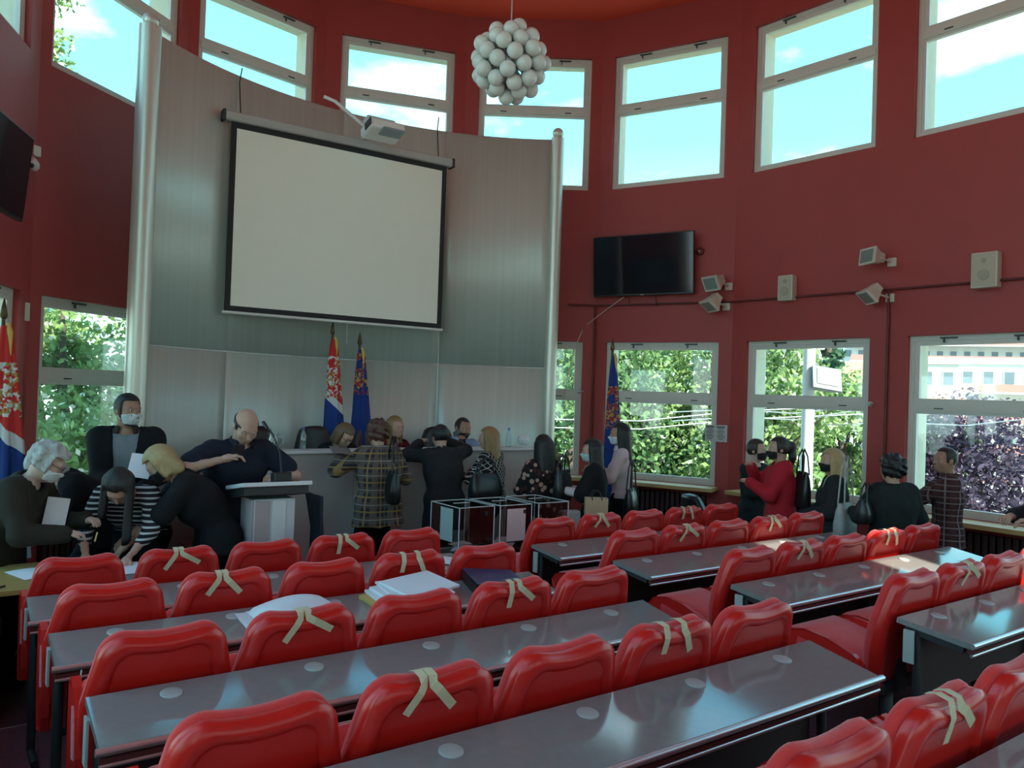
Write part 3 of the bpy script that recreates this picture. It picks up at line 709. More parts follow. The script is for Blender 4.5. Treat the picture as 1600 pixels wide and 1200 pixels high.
# mouse-like cable hanging from desk two
hang = MB().tube([RW(1.16, 3.47, dz - .05), RW(1.15, 3.46, dz - .16), RW(1.12, 3.47, dz - .22)], .003, 5).build('white_cable', M_WHITE); hang.location = RW(-.63, 0, 0); tag(hang, 'short white cable hanging under the desk with folders', 'cable')
# ================================================================== wall fittings, lamp, flags
def screen_tv(M, W, H, label):
    t = empty('television'); t.matrix_world = M; tag(t, label, 'television')
    MB().box((0, 0, 0), (W, .05, H), bev=.008).build('housing', M_BLACK, t)
    MB().box((0, -.0265, .006), (W - .025, .003, H - .04)).build('display', mat('dark_display', (.006, .010, .016), .08, spec=.6, var=.02), t)
    MB().box((0, .06, 0), (.4, .08, .3)).build('wall_mount', M_DARK, t)
    MB().box((0, -.027, -H / 2 + .011), (.05, .002, .006)).build('badge', M_ALU, t)
    return t
pos = onwall(c3, c4, 1004, 414, .14)
pl_ = onwall(c3, c4, 926, 414, .14); pr_ = onwall(c3, c4, 1082, 414, .14); TW = (pr_ - pl_).length
screen_tv(wall_M(c3, c4, pos, R_(5)), TW, TW * .575, 'large flat television mounted above the window beside the metal partition')
for dx in (-.18, .12):
    pass
pos = onwall(c_2, c_1, 40, 282, .22) - (c_1 - c_2).normalized() * .62
screen_tv(wall_M(c_2, c_1, pos, R_(5)), 1.22, .70, 'flat television on the wall beside the white dome camera')
# cables under the television
cb = MB().tube([onwall(c3, c4, 975, 464, .06), onwall(c3, c4, 950, 482, .05), onwall(c3, c4, 913, 510, .05), onwall(c2, c3, 897, 545, .09), onwall(c2, c3, 884, 600, .09), onwall(c2, c3, 880, 640, .09)], .006, 6).build('white_cable', M_CREAM); tag(cb, 'pale cable running from television down to the window', 'cable')
for x in (982, 1024):
    o = MB().tube([onwall(c3, c4, x, 460, .10), onwall(c3, c4, x + 2, 478, .05)], .006, 6).build('black_cable', M_BLACK); tag(o, 'short black cable under the %s half of the television' % ('partition-side' if x < 1000 else 'floodlight-side'), 'cable', 'television cables')

def flood(p, q, x, y, dirv, label, size=1.0):
    """square wall floodlight with glass front, pointing along dirv (in wall frame: x along wall, -y into room)"""
    pos = onwall(p, q, x, y, .22); M = wall_M(p, q, pos); fl = empty('floodlight'); fl.matrix_world = M; tag(fl, label, 'floodlight', 'cream floodlights on the wall')
    dv = Vector(dirv).normalized(); Q = dv.to_track_quat('Z', 'Y').to_matrix().to_4x4()
    s = size
    def fr(w, h, z): return [(-w, -h, z), (w, -h, z), (w, h, z), (-w, h, z)]
    rings = [[Vector(v) for v in fr(.06 * s, .05 * s, -.12 * s)], [Vector(v) for v in fr(.075 * s, .06 * s, -.06 * s)], [Vector(v) for v in fr(.13 * s, .09 * s, .05 * s)], [Vector(v) for v in fr(.14 * s, .10 * s, .06 * s)], [Vector(v) for v in fr(.14 * s, .10 * s, .085 * s)]]
    mb = MB(); ringed(mb, rings, smooth=False); h = mb.build('housing', M_CREAM, fl); h.matrix_local = Q
    g = MB().box((0, 0, .087 * s), (.22 * s, .15 * s, .006)).build('glass', mat('flood_glass', (.22, .24, .22), .15), fl); g.matrix_local = Q
    MB().tube([(.10 * s, 0, -.02), (.13 * s, .16, -.04)], .012, 6).build('bracket', M_CREAM, fl)
    MB().box((.13 * s, .205, -.04), (.10, .03, .10), bev=.01).build('back_plate', M_CREAM, fl)
flood(c3, c4, 1117, 440, (-.45, -.7, -.40), 'cream floodlight above another one, beside the television', .98)
flood(c3, c4, 1113, 472, (-.45, -.45, -.75), 'cream floodlight tipped down, lower one beside the television', .98)
flood(c4, c5, 1364, 402, (-.45, -.85, .10), 'cream floodlight facing outwards, upper one over the pier', .92)
flood(c4, c5, 1361, 458, (-.45, -.55, -.75), 'cream floodlight tipped down, at the top of the pier conduit', .92)
def speaker(p, q, x, y, w, h, label):
    s = empty('wall_speaker'); s.matrix_world = wall_M(p, q, onwall(p, q, x, y, .09)); tag(s, label, 'speaker', 'cream wall speakers')
    MB().box((0, .03, 0), (w, .12, h), bev=.014).build('cabinet', M_CREAM, s)
    MB().box((0, -.032, 0), (w - .03, .006, h - .03), bev=.002).build('grille', mat('speaker_grille', (.50, .43, .33), .7, var=.1, scale=90), s)
    MB().lathe([(.055, 0), (.055, .004), (.05, .006)], 20, 0, Matrix.Translation((0, -.034, -h * .14)) @ Matrix.Rotation(R_(90), 4, 'X')).build('woofer', mat('speaker_cone', (.42, .36, .28), .7), s)
    MB().lathe([(.025, 0), (.025, .004), (.02, .006)], 16, 0, Matrix.Translation((0, -.034, h * .26)) @ Matrix.Rotation(R_(90), 4, 'X')).build('tweeter', MATS['speaker_cone'], s)
speaker(c4, c5, 1228, 450, .20, .31, 'small cream wall speaker between the two pairs of floodlights')
speaker(c5, c6, 1539, 422, .25, .36, 'larger cream wall speaker above the window with the building')
for (p, q, x, y, lb) in ((c3, c4, 1094, 393, 'small dark red smoke detector beside the television'),):
    d = empty('smoke_detector'); d.matrix_world = wall_M(p, q, onwall(p, q, x, y, .005)) @ Matrix.Rotation(R_(90), 4, 'X'); tag(d, lb, 'detector')
    MB().lathe([(.055, 0), (.055, .02), (.035, .045), (.008, .05)], 18).build('body', mat('detector_red', (.2, .03, .03), .4), d); MB().sphere((0, 0, .05), .012, 8).build('lamp', M_WHITE, d)
for (p, q, x, y, lb) in ((c2, c3, 905, 612, 'small brass fitting on the pier beside the partition'), (c4, c5, 1361, 631, 'small brass fitting on the pier conduit between windows')):
    d = empty('wall_hook'); d.matrix_world = wall_M(p, q, onwall(p, q, x, y, .0)); tag(d, lb, 'wall fitting')
    MB().lathe([(.03, 0), (.03, .012), (.012, .02)], 12, 0, Matrix.Rotation(R_(90), 4, 'X')).build('rosette', M_ALU, d); MB().tube([(0, -.02, 0), (.02, -.06, 0), (.05, -.05, .01)], .009, 6).build('hook', M_ALU, d)
# notice on the pier
nb = empty('wall_notice'); nb.matrix_world = wall_M(c3, c4, onwall(c3, c4, 1119, 677, .02)); tag(nb, 'small white printed notice on the pier between windows', 'notice')
MB().box((0, 0, 0), (.29, .006, .22)).build('sheet', mat('notice_paper', (.55, .52, .50), .7), nb)
for sx in (-.075, .065):
    for i in range(9): MB().box((sx + random.uniform(-.01, .0), -.0045, .085 - i * .020), (.11 - (i % 3) * .02, .002, .007 if i else .014)).build('text_line', M_DARK, nb)
# dome camera, junction box
dc = empty('dome_camera', at(51, 257, 7.35)); tag(dc, 'white dome security camera under its junction box', 'camera')
DM = Matrix.Rotation(R_(-14), 4, 'Z')
MB().lathe([(.055, .06), (.058, .02), (.05, -.03), (.03, -.055), (.006, -.06)], 18, 0, DM @ Matrix.Rotation(R_(60), 4, 'X')).build('housing', M_WHITE, dc)
MB().sphere((.03, -.045, -.02), .026, 12, 0, DM).build('lens', M_BLACK, dc)
jb = MB().box((0, 0, 0), (.09, .05, .10), bev=.008).build('junction_box', M_WHITE); jb.location = at(55, 236, 7.40); jb.rotation_euler = (0, 0, R_(70)); tag(jb, 'white junction box above the dome camera', 'junction box')
sb = MB().box((0, 0, 0), (.07, .05, .17), bev=.008).build('switch_box', M_CREAM); sb.location = onwall(c_1, c0, 39, 487, .03); sb.rotation_euler = (0, 0, math.atan2((c0 - c_1).y, (c0 - c_1).x)); tag(sb, 'narrow cream switch box beside the left-hand window', 'switch box')
for pts, lb in (([(39, 500), (35, 560), (32, 640), (31, 700)], 'thin white cable running down from the switch box'), ([(33, 280), (31, 360), (27, 480), (25, 640)], 'white cable running down beneath the dome camera')):
    o = MB().tube([onwall(c_1, c0, x, y, .03) for x, y in pts], .007, 6).build('wall_cable', M_CREAM); tag(o, lb, 'cable')
o = MB().tube([onwall(c_1, c0, 36, 378, .03), onwall(c_1, c0, 35, 720, .03)], .012, 6).build('trim_9', MATS['red_conduit']); tag(o, kind='structure')

# ---- pendant lamp of many globes
LC = at(797, 97, 6.6); LRR = .275
lp = empty('pendant_lamp', LC); tag(lp, 'pendant lamp made of many glossy pale globes', 'pendant lamp')
M_GLOBE = mat('opal_globe', (.66, .65, .60), .16, var=.02, spec=.5)
MB().sphere((0, 0, 0), .07, 14).build('core', M_ALU, lp)
gme = MB().sphere((0, 0, 0), .066, 22).mesh('globe', M_GLOBE)
NG = 54
for i in range(NG):
    z = 1 - 2 * (i + .5) / NG; r = math.sqrt(1 - z * z); an = i * math.pi * (3 - math.sqrt(5)) + .5
    v = Vector((r * math.cos(an), r * math.sin(an), z)) * (LRR - .01 + .02 * ((i * 7) % 3 - 1) * .6)
    g = link('globe', gme, lp); g.location = v
    MB().tube([v * .2, v * .82], .008, 6).build('stem', M_ALU, g); g.children[0].location = -v
MB().tube([(0, 0, .0), (0, 0, ZC - LC.z - .02)], .007, 6).build('cord', M_ALU, lp); MB().lathe([(.06, -.05), (.05, -.02), (.05, 0)], 16, 0, Matrix.Translation((0, 0, ZC - LC.z - .001))).build('ceiling_rose', M_ALU, lp)

# ---- flags
def flag_mat(name, stops, emblem=None, axis='Z'):
    def bld(t, src):
        sp = t.nodes.new('ShaderNodeSeparateXYZ'); t.links.new(src, sp.inputs[0])
        # diagonal hang of the tricolour: bands follow z and y
        a = t.nodes.new('ShaderNodeMath'); a.operation = 'MULTIPLY_ADD'; a.inputs[1].default_value = stops[0]; t.links.new(sp.outputs['X'], a.inputs[0]); t.links.new(sp.outputs['Z'], a.inputs[2])
        col = stops[1]
        for thr, c in stops[2:]:
            l = t.nodes.new('ShaderNodeMath'); l.operation = 'LESS_THAN'; l.inputs[1].default_value = thr; t.links.new(a.outputs[0], l.inputs[0])
            col = mixc(t, l.outputs[0], col, c)
        if emblem:
            z0, z1, cs = emblem
            v = t.nodes.new('ShaderNodeTexVoronoi'); v.inputs['Scale'].default_value = 42; t.links.new(src, v.inputs['Vector'])
            rp = t.nodes.new('ShaderNodeValToRGB'); rp.color_ramp.interpolation = 'CONSTANT'
            rp.color_ramp.elements[0].color = (*cs[0], 1); rp.color_ramp.elements[1].position = .4; rp.color_ramp.elements[1].color = (*cs[1], 1); e = rp.color_ramp.elements.new(.7); e.color = (*cs[2], 1)
            t.links.new(v.outputs['Color'], rp.inputs[0])
            # ellipse mask around the emblem
            dx = t.nodes.new('ShaderNodeMath'); dx.operation = 'SUBTRACT'; dx.inputs[1].default_value = (z0 + z1) / 2; t.links.new(sp.outputs['Z'], dx.inputs[0])
            ab = t.nodes.new('ShaderNodeMath'); ab.operation = 'ABSOLUTE'; t.links.new(dx.outputs[0], ab.inputs[0])
            l = t.nodes.new('ShaderNodeMath'); l.operation = 'LESS_THAN'; l.inputs[1].default_value = (z1 - z0) / 2; t.links.new(ab.outputs[0], l.inputs[0])
            n = t.nodes.new('ShaderNodeTexNoise'); n.inputs['Scale'].default_value = 9; t.links.new(src, n.inputs['Vector'])
            g = t.nodes.new('ShaderNodeMath'); g.operation = 'GREATER_THAN'; g.inputs[1].default_value = .46; t.links.new(n.outputs['Fac'], g.inputs[0])
            mm = t.nodes.new('ShaderNodeMath'); mm.operation = 'MULTIPLY'; t.links.new(l.outputs[0], mm.inputs[0]); t.links.new(g.outputs[0], mm.inputs[1])
            col = mixc(t, mm.outputs[0], col, rp.outputs[0])
        return col
    return node_mat(name, bld, .75)
RED, BLUE, WHT, GLD = (.55, .03, .025), (.012, .045, .22), (.62, .62, .62), (.42, .27, .07)
F_TRI = flag_mat('tricolour_flag', [.9, RED, (1.55, WHT), (1.45, BLUE), (.95, WHT)], (1.50, 1.98, (GLD, WHT, RED)))
F_BLUE = flag_mat('blue_flag', [0, (.010, .035, .20), (1.0, (.010, .035, .20))], (1.55, 2.05, (GLD, (.35, .03, .03), (.02, .04, .15))))
F_TRI2 = flag_mat('tricolour_flag_corner', [.9, RED, (1.60, WHT), (1.50, BLUE), (1.12, WHT)], (1.62, 2.02, (GLD, WHT, RED)))
def flag(base, top, mt, w0, w1, label, rz, fringe=True, zb=.55):
    f = empty('flag_on_pole', base, rz); tag(f, label, 'flag')
    H = top - base.z; MB().tube([(0, 0, 0), (0, 0, H - .10)], .014, 8).build('pole', mat('dark_wood_pole', (.06, .035, .02), .5), f)
    MB().lathe([(.010, 0), (.028, .03), (.020, .08), (.004, .16)], 10, 0, Matrix.Translation((0, 0, H - .12))).build('finial', mat('dark_brass', (.10, .07, .03), .4, metal=.6), f)
    MB().lathe([(.16, 0), (.15, .03), (.03, .05), (.025, .12)], 18).build('foot', M_DARK, f)
    zt = H - .16
    def cl(u, v):
        # draped cloth: folds round the pole, wider towards the bottom
        wd = w0 + (w1 - w0) * v ** .8; an = u * 2 * math.pi
        rr = 1 + .22 * math.sin(5 * an + 2 * v) + .10 * math.sin(9 * an)
        return (.02 + (wd / 2) * math.cos(an) * rr * .9 + wd * .15 * v, (wd * .32) * math.sin(an) * rr, zt - (zt - zb) * v + .03 * math.cos(an) * v)
    MB().grid(cl, 36, 22, 0, True).build('cloth', mt, f)
    if fringe:
        mb = MB(); mb.tube([(w0 * .5, -.01, zt + .02), (w0 * .8, -.02, zt - .05), (w0 * .9, -.02, zt - .22)], [.012, .02, .006], 6); mb.build('tassel', mat('gold_fringe', (.62, .42, .08), .6), f)
    return f
b = at(513, 700, 9.15); flag(Vector((b.x, b.y, .30)), 1.91 + (607 - 507) * 9.15 / 1250, F_TRI, .06, .30, 'red, blue and white tricolour flag on a pole behind the counter', 0.3)
b = at(556, 700, 9.3); flag(Vector((b.x, b.y, .30)), 1.91 + (608.6 - 524) * 9.3 / 1250, F_BLUE, .06, .30, 'blue flag with a crest on a pole behind the counter', 0.1)
b = at(952, 700, 9.2); flag(Vector((b.x, b.y, 0)), 1.91 + (622 - 533) * 9.2 / 1250, F_BLUE, .05, .28, 'blue flag with a crest on a pole before the windows', 0.2)
b = at(-3, 700, 5.9); flag(Vector((b.x, b.y, 0)), 1.91 + (590 - 475) * 5.9 / 1250, F_TRI2, .07, .34, 'red, blue and white tricolour flag standing by the grey-haired woman', .2)
# ================================================================== outside: town below the windows
GZ = -4.2
def leaf_mat(name, c1, c2, c3=None, tr=.35):
    if name in MATS: return MATS[name]
    mt = bpy.data.materials.new(name); mt.use_nodes = True; t = mt.node_tree; t.nodes.clear()
    o = t.nodes.new('ShaderNodeOutputMaterial'); d = t.nodes.new('ShaderNodeBsdfDiffuse'); tl = t.nodes.new('ShaderNodeBsdfTranslucent'); mx = t.nodes.new('ShaderNodeMixShader'); mx.inputs[0].default_value = tr
    co = t.nodes.new('ShaderNodeTexCoord'); n = t.nodes.new('ShaderNodeTexNoise'); n.inputs['Scale'].default_value = 2.2; n.inputs['Detail'].default_value = 5; t.links.new(co.outputs['Object'], n.inputs['Vector'])
    rp = t.nodes.new('ShaderNodeValToRGB'); rp.color_ramp.elements[0].position = .35; rp.color_ramp.elements[0].color = (*c1, 1); rp.color_ramp.elements[1].position = .65; rp.color_ramp.elements[1].color = (*c2, 1)
    t.links.new(n.outputs['Fac'], rp.inputs[0]); t.links.new(rp.outputs[0], d.inputs[0]); t.links.new(rp.outputs[0], tl.inputs[0])
    t.links.new(d.outputs[0], mx.inputs[1]); t.links.new(tl.outputs[0], mx.inputs[2]); t.links.new(mx.outputs[0], o.inputs[0]); MATS[name] = mt; return mt
LF_G = leaf_mat('green_leaves', (.11, .20, .06), (.30, .42, .16)); LF_D = leaf_mat('deep_green_leaves', (.07, .15, .06), (.20, .32, .14)); LF_P = leaf_mat('purple_leaves', (.05, .035, .06), (.13, .10, .15)); LF_W = leaf_mat('white_blossom', (.62, .62, .52), (.78, .76, .68)); LF_N = leaf_mat('needle_green', (.035, .09, .05), (.09, .18, .10))
M_BARK = mat('bark', (.09, .065, .045), .9, var=.2, scale=12)
def leaves(P, size, rng):
    n = len(P); u = rng.normal(size=(n, 3)); u /= np.linalg.norm(u, axis=1)[:, None]; v = np.cross(u, rng.normal(size=(n, 3))); v /= np.linalg.norm(v, axis=1)[:, None]
    s = size * rng.uniform(.6, 1.3, (n, 1)); a = P - u * s; b = P + v * s * .55; c = P + u * s; d = P - v * s * .55
    return np.stack([a, b, c, d], 1).reshape(-1, 3)
def tree(name, base, top, rad, ncl, nleaf, lmat, label, size=.16, blossom=0.0, trunk_r=.22, conif=False, seed=1, group='trees outside the windows', low=.25):
    rng = np.random.default_rng(seed); t = empty(name, base); tag(t, label, 'tree', group); H = top - base[2]
    tr = MB(); tr.tube([(0, 0, 0), (.1, .05, H * .35), (0, .1, H * .75), (0, 0, H * .92)], [trunk_r, trunk_r * .75, trunk_r * .4, .03], 8)
    C = []
    for i in range(ncl):
        if conif:
            z = H * (.08 + .9 * (i + .5) / ncl); rr = rad * (1.02 - z / H); an = i * 2.4; C.append((rr * .6 * math.cos(an), rr * .6 * math.sin(an), z, max(.25, rr * .55)))
        else:
            q = rng.normal(size=3); q /= np.linalg.norm(q); k = rng.uniform(.35, 1) ** .5
            z = H * (low + (1 - low) * .5) + q[2] * k * H * (1 - low) * .46; C.append((q[0] * k * rad * .85, q[1] * k * rad * .85, z, rad * rng.uniform(.26, .42)))
    if not conif:
        for c in C[:14]: tr.tube([(0, 0, min(c[2] * .55, H * .7)), (c[0] * .5, c[1] * .5, c[2] * .85), (c[0], c[1], c[2])], [trunk_r * .4, trunk_r * .22, .02], 5)
    tr.build('trunk', M_BARK, t)
    per = nleaf // ncl; P = []
    for c in C:
        q = rng.normal(size=(per, 3)); q /= np.linalg.norm(q, axis=1)[:, None]; r = c[3] * rng.uniform(.55, 1.05, (per, 1)); q = q * r
        if conif: q[:, 2] *= .45
        else: q[:, 2] *= .8
        P.append(q + np.array(c[:3]))
    P = np.concatenate(P)
    def mk(nm, P, mt, sz):
        V = leaves(P, sz, rng); me = bpy.data.meshes.new(nm); me.from_pydata(V.tolist(), [], np.arange(len(V)).reshape(-1, 4).tolist()); me.materials.append(mt); o = link(nm, me, t); o['kind'] = 'stuff'
    mk('foliage', P, lmat, size)
    if blossom: k = rng.random(len(P)) < blossom; mk('blossom', P[k] * np.array([1.03, 1.03, 1.0]), LF_W, size * .8)
    return t
def gpt(x, d): p = at(x, 620, d); return (p.x, p.y, GZ)
tree('chestnut_tree', gpt(92, 15), 4.0, 3.0, 60, 26000, LF_G, 'leafy chestnut tree with white blossom filling the left-hand window', .085, .16, seed=3, low=.12)
tree('linden_tree', gpt(-25, 24), 16.6, 3.1, 56, 16000, LF_G, 'tall leafy tree rising past the upper window above the partition post', .12, .12, seed=11, low=.2)
tree('maple_tree', gpt(900, 22), 4.2, 3.2, 54, 18000, LF_D, 'deep green tree showing in the narrow window beside the partition', .10, .02, seed=4, low=.15)
tree('maple_tree', gpt(1030, 24), 5.2, 3.4, 60, 22000, LF_G, 'bright green tree behind the blue flag window', .10, .10, seed=5, low=.18)
tree('maple_tree', gpt(1110, 30), 6.6, 4.2, 50, 14000, LF_D, 'deep green tree behind the pier with the notice', .13, .03, seed=8, low=.2)
tree('flowering_tree', gpt(1185, 21), 4.3, 2.4, 44, 14000, LF_G, 'pale flowering tree beside the street lamp pole', .095, .30, seed=6, low=.12)
tree('spruce_tree', gpt(1240, 23), 9.0, 1.3, 30, 5000, LF_N, 'narrow dark spruce next to the lamp pole', .16, conif=True, seed=7)
tree('spruce_tree', gpt(1292, 27), 9.5, 1.4, 30, 4500, LF_N, 'narrow dark spruce farther off, beyond the outdoor floodlight', .16, conif=True, seed=17)
tree('shrub_tree', gpt(1315, 24), 3.4, 2.2, 36, 10000, LF_G, 'bright green tree past the spruces', .11, .05, seed=9, low=.1)
tree('plum_tree', gpt(1530, 26), 2.5, 3.6, 60, 20000, LF_P, 'dark purple-leaved tree outside the window with apartment blocks', .10, .05, seed=10, low=.15)
tree('shrub_tree', gpt(1448, 27), 1.6, 2.0, 36, 9000, LF_G, 'light green tree next to the purple-leaved one', .15, .15, seed=12, low=.1)
tree('shrub_tree', gpt(975, 17), -.9, 1.3, 14, 2600, LF_G, 'low green bush below the blue flag window', .12, .02, trunk_r=.08, seed=13, low=.05)
# ground, street
g = MB(); g.box((0, 60, GZ - .1), (400, 320, .2)); tag(g.build('ground', mat('town_ground', (.30, .31, .25), .95, var=.12, scale=.4)), kind='structure')
st = MB(); p0 = at(1150, 620, 34); st.box((0, 0, 0), (70, 7, .04)); o = st.build('street', mat('pale_asphalt', (.42, .42, .42), .9, var=.06, scale=.6)); o.location = (p0.x, p0.y, GZ + .02); o.rotation_euler = (0, 0, R_(-14)); tag(o, kind='structure')
st = MB(); p0 = at(1560, 620, 36); st.box((0, 0, 0), (26, 4, .04)); o = st.build('street_footpath', mat('pale_paving', (.55, .53, .50), .9, var=.06)); o.location = (p0.x, p0.y, GZ + .03); o.rotation_euler = (0, 0, R_(-20)); tag(o, kind='structure')
o = MB().box((0, 0, 0), (16, 12, .05)).build('lawn', mat('lawn_grass', (.22, .36, .09), .95, var=.15, scale=.8)); p0 = at(1520, 620, 44); o.location = (p0.x, p0.y, GZ + .02); o.rotation_euler = (0, 0, R_(-20)); tag(o, kind='structure')
# lamp pole with outdoor floodlight
lp_ = empty('street_floodlight', gpt(1263, 14)); tag(lp_, 'outdoor floodlight with grey housing on a pale pole', 'floodlight')
MB().tube([(0, 0, 0), (0, 0, 7.2)], [.13, .10], 14).build('pole', mat('pale_concrete_pole', (.52, .53, .50), .7), lp_)
hz = at(1283, 592, 13.7).z - GZ; FM = Matrix.Translation((.22, -.22, hz)) @ Matrix.Rotation(R_(8), 4, 'Y') @ Matrix.Rotation(R_(-28), 4, 'X')
mb = MB(); ringed(mb, [[FM @ Vector((sx * w, y, sz * h)) for sx, sz in ((-1, -1), (1, -1), (1, 1), (-1, 1))] for w, h, y in ((.12, .12, .22), (.22, .20, .05), (.25, .22, .0), (.25, .22, -.04))], smooth=False); mb.build('housing', mat('flood_grey', (.10, .12, .14), .5), lp_)
MB().box((0, -.045, .01), (.36, .01, .30), M=FM).build('glass', mat('outdoor_flood_glass', (.09, .10, .11), .4), lp_)
MB().tube([(.0, 0, hz - .1), (.22, -.15, hz - .1)], .03, 8).build('arm', MATS['flood_grey'], lp_)
# overhead wires
for i, (y0, y1, x0, x1, d0, d1) in enumerate(((655, 642, 850, 1160, 17, 16), (668, 655, 850, 1160, 17.5, 16.5), (640, 632, 1150, 1350, 16, 14), (652, 640, 1150, 1350, 16.5, 14.5), (660, 651, 1400, 1640, 18, 15))):
    a, b = at(x0, y0, d0), at(x1, y1, d1); mid = (a + b) / 2 - Vector((0, 0, .12)); o = MB().tube([a + (a - b) * .6, a, mid, b, b + (b - a) * .6], .012, 5).build('overhead_wire', mat('pale_wire', (.55, .56, .56), .6)); tag(o, 'thin overhead wire, ' + ('upper one seen through the blue flag window', 'lower one seen through the blue flag window', 'upper one crossing the street floodlight pole', 'lower one crossing the street floodlight pole', 'in front of the purple-leaved tree')[i], 'wire', 'overhead wires')
# apartment blocks
M_BW = mat('pale_facade', (.60, .60, .57), .9, var=.04, scale=1); M_BR = mat('red_balcony', (.42, .20, .17), .9, var=.06); M_BG = mat('far_window', (.12, .16, .18), .2); M_RF = mat('tile_roof', (.45, .22, .14), .9, var=.1)
def block(x, d, w, h, dp, label, floors, cols, balc, rz, zb=GZ, roof=False):
    p = at(x, 620, d); b = empty('apartment_block', (p.x, p.y, zb), R_(rz)); tag(b, label, 'building', 'buildings outside the windows')
    MB().box((0, dp / 2, h / 2), (w, dp, h)).build('wall', M_BW, b)
    fh = h / floors; cw = w / cols
    for i in range(floors):
        for j in range(cols):
            xx = -w / 2 + (j + .5) * cw; zz = (i + .55) * fh
            o = MB().box((xx, -.02, zz), (cw * .55, .10, fh * .48)).build('window_frame', M_FRAME, b); MB().box((xx, -.08, zz), (cw * .45, .04, fh * .40)).build('pane', M_BG, o)
        if balc:
            k = MB(); k.box((0, -.75, i * fh + .1), (w * .94, 1.4, .14)); k.build('balcony_slab', M_BW, b); k = MB(); k.box((0, -1.4, i * fh + .5), (w * .94, .08, .62)); k.build('balcony_rail', M_BR, b)
    if roof: m_ = MB(); m_.add([(-w / 2 - .4, -.5, h), (w / 2 + .4, -.5, h), (w / 2 + .4, dp + .5, h), (-w / 2 - .4, dp + .5, h), (-w / 2, dp / 2, h + 2.4), (w / 2, dp / 2, h + 2.4)], [(0, 1, 5, 4), (2, 3, 4, 5), (1, 2, 5), (3, 0, 4), (0, 3, 2, 1)]); m_.build('roof', M_RF, b)
    else: MB().box((0, dp / 2, h + .25), (w + .4, dp + .4, .5)).build('roof', M_BW, b)
    return b
block(1560, 66, 9.0, 10.0, 9, 'low apartment block with reddish balconies seen over the trees', 4, 6, True, -22)
block(1520, 85, 26, 16.5, 11, 'long pale apartment block with balconies behind the lower block', 9, 20, True, -18)
block(1448, 60, 4.2, 9.5, 8, 'white house with small square windows next to the balconied block', 4, 3, False, -22)
block(1600, 95, 14, 30, 10, 'tall blank white tower above the apartment blocks', 9, 5, False, -24)
block(1425, 50, 7, 5.0, 6, 'low house with tiled roof among the trees', 2, 4, False, -15, roof=True)
block(1300, 58, 9, 7.2, 8, 'pale house with tiled roof beyond the street lamp', 2, 5, False, -10, roof=True)
# parked cars
def car(x, d, col, label, rz):
    p = at(x, 620, d); c = empty('parked_car', (p.x, p.y, GZ + .04), R_(rz)); tag(c, label, 'car', 'cars parked in the street')
    mb = MB(); prof = [(-2.1, .30), (-2.1, .75), (-1.4, .85), (-.8, 1.40), (.7, 1.42), (1.35, .90), (2.05, .72), (2.1, .30)]
    ringed(mb, [[Vector((x_, y, z_)) for x_, z_ in prof] for y in (-.85, .85)], smooth=False); mb.build('body', mat('car_' + col[0], col[1], .25, var=.02, coat=.5), c)
    for y in (-.86, .86): MB().add([(-1.2, y, .92), (-.72, y, 1.32), (.62, y, 1.34), (1.15, y, .92)], [(0, 1, 2, 3)]).build('side_window', M_BLACK, c)
    for xx in (-1.35, 1.35):
        for y in (-.80, .80): MB().lathe([(.31, -.1), (.33, 0), (.31, .1)], 16, 0, Matrix.Translation((xx, y, .32)) @ Matrix.Rotation(R_(90), 4, 'X')).build('wheel', M_BLACK, c)
car(1000, 33, ('white', (.7, .7, .7)), 'white car parked beyond the blue flag window', -14)
car(1052, 36, ('dark', (.05, .06, .08)), 'dark car parked near the white one', -14)
car(1222, 33, ('silver', (.45, .47, .5)), 'silver car parked behind the flowering tree', -14)
car(1560, 38, ('silver', (.45, .47, .5)), 'silver car parked beyond the purple-leaved tree', -20)
# ================================================================== people: smooth blended volumes turned into one skin
def V3(*a): return np.array(a, float)
def rcone(P, a, b, r1, r2):
    ba = b - a; l2 = max(1e-9, ba @ ba); t = np.clip(((P - a) @ ba) / l2, 0, 1)
    d = P - (a + t[..., None] * ba); return np.sqrt((d * d).sum(-1)) - (r1 + (r2 - r1) * t)
def ellip(P, c, rad, Q=None):
    q = P - c
    if Q is not None: q = q @ Q
    k = q / rad; n = np.sqrt((k * k).sum(-1)) + 1e-9; g = np.sqrt(((k / rad) ** 2).sum(-1)) + 1e-9
    return n * (n - 1) / g
def smin(a, b, k):
    h = np.clip(.5 + .5 * (b - a) / k, 0, 1); return b + (a - b) * h - k * h * (1 - h)
def union(P, prims, k=.04, infl=0.0):
    d = None
    for p in prims:
        kk = p[-1] if p[0] == 'ck' else k
        if p[0] in ('c', 'ck'): e = rcone(P, p[1], p[2], p[3], p[4])
        else: e = ellip(P, p[1], p[2], p[3])
        d = e if d is None else smin(d, e, kk)
    return d - infl
def bbox(prims, pad):
    lo = np.full(3, 1e9); hi = -lo
    for p in prims:
        if p[0] in ('c', 'ck'):
            for c, r in ((p[1], p[3]), (p[2], p[4])): lo = np.minimum(lo, c - r); hi = np.maximum(hi, c + r)
        else: m = max(p[2]); lo = np.minimum(lo, p[1] - m); hi = np.maximum(hi, p[1] + m)
    return lo - pad, hi + pad
_ED = [((0,0,0),(1,0,0)),((0,1,0),(1,1,0)),((0,0,1),(1,0,1)),((0,1,1),(1,1,1)),((0,0,0),(0,1,0)),((1,0,0),(1,1,0)),((0,0,1),(0,1,1)),((1,0,1),(1,1,1)),((0,0,0),(0,0,1)),((1,0,0),(1,0,1)),((0,1,0),(0,1,1)),((1,1,0),(1,1,1))]
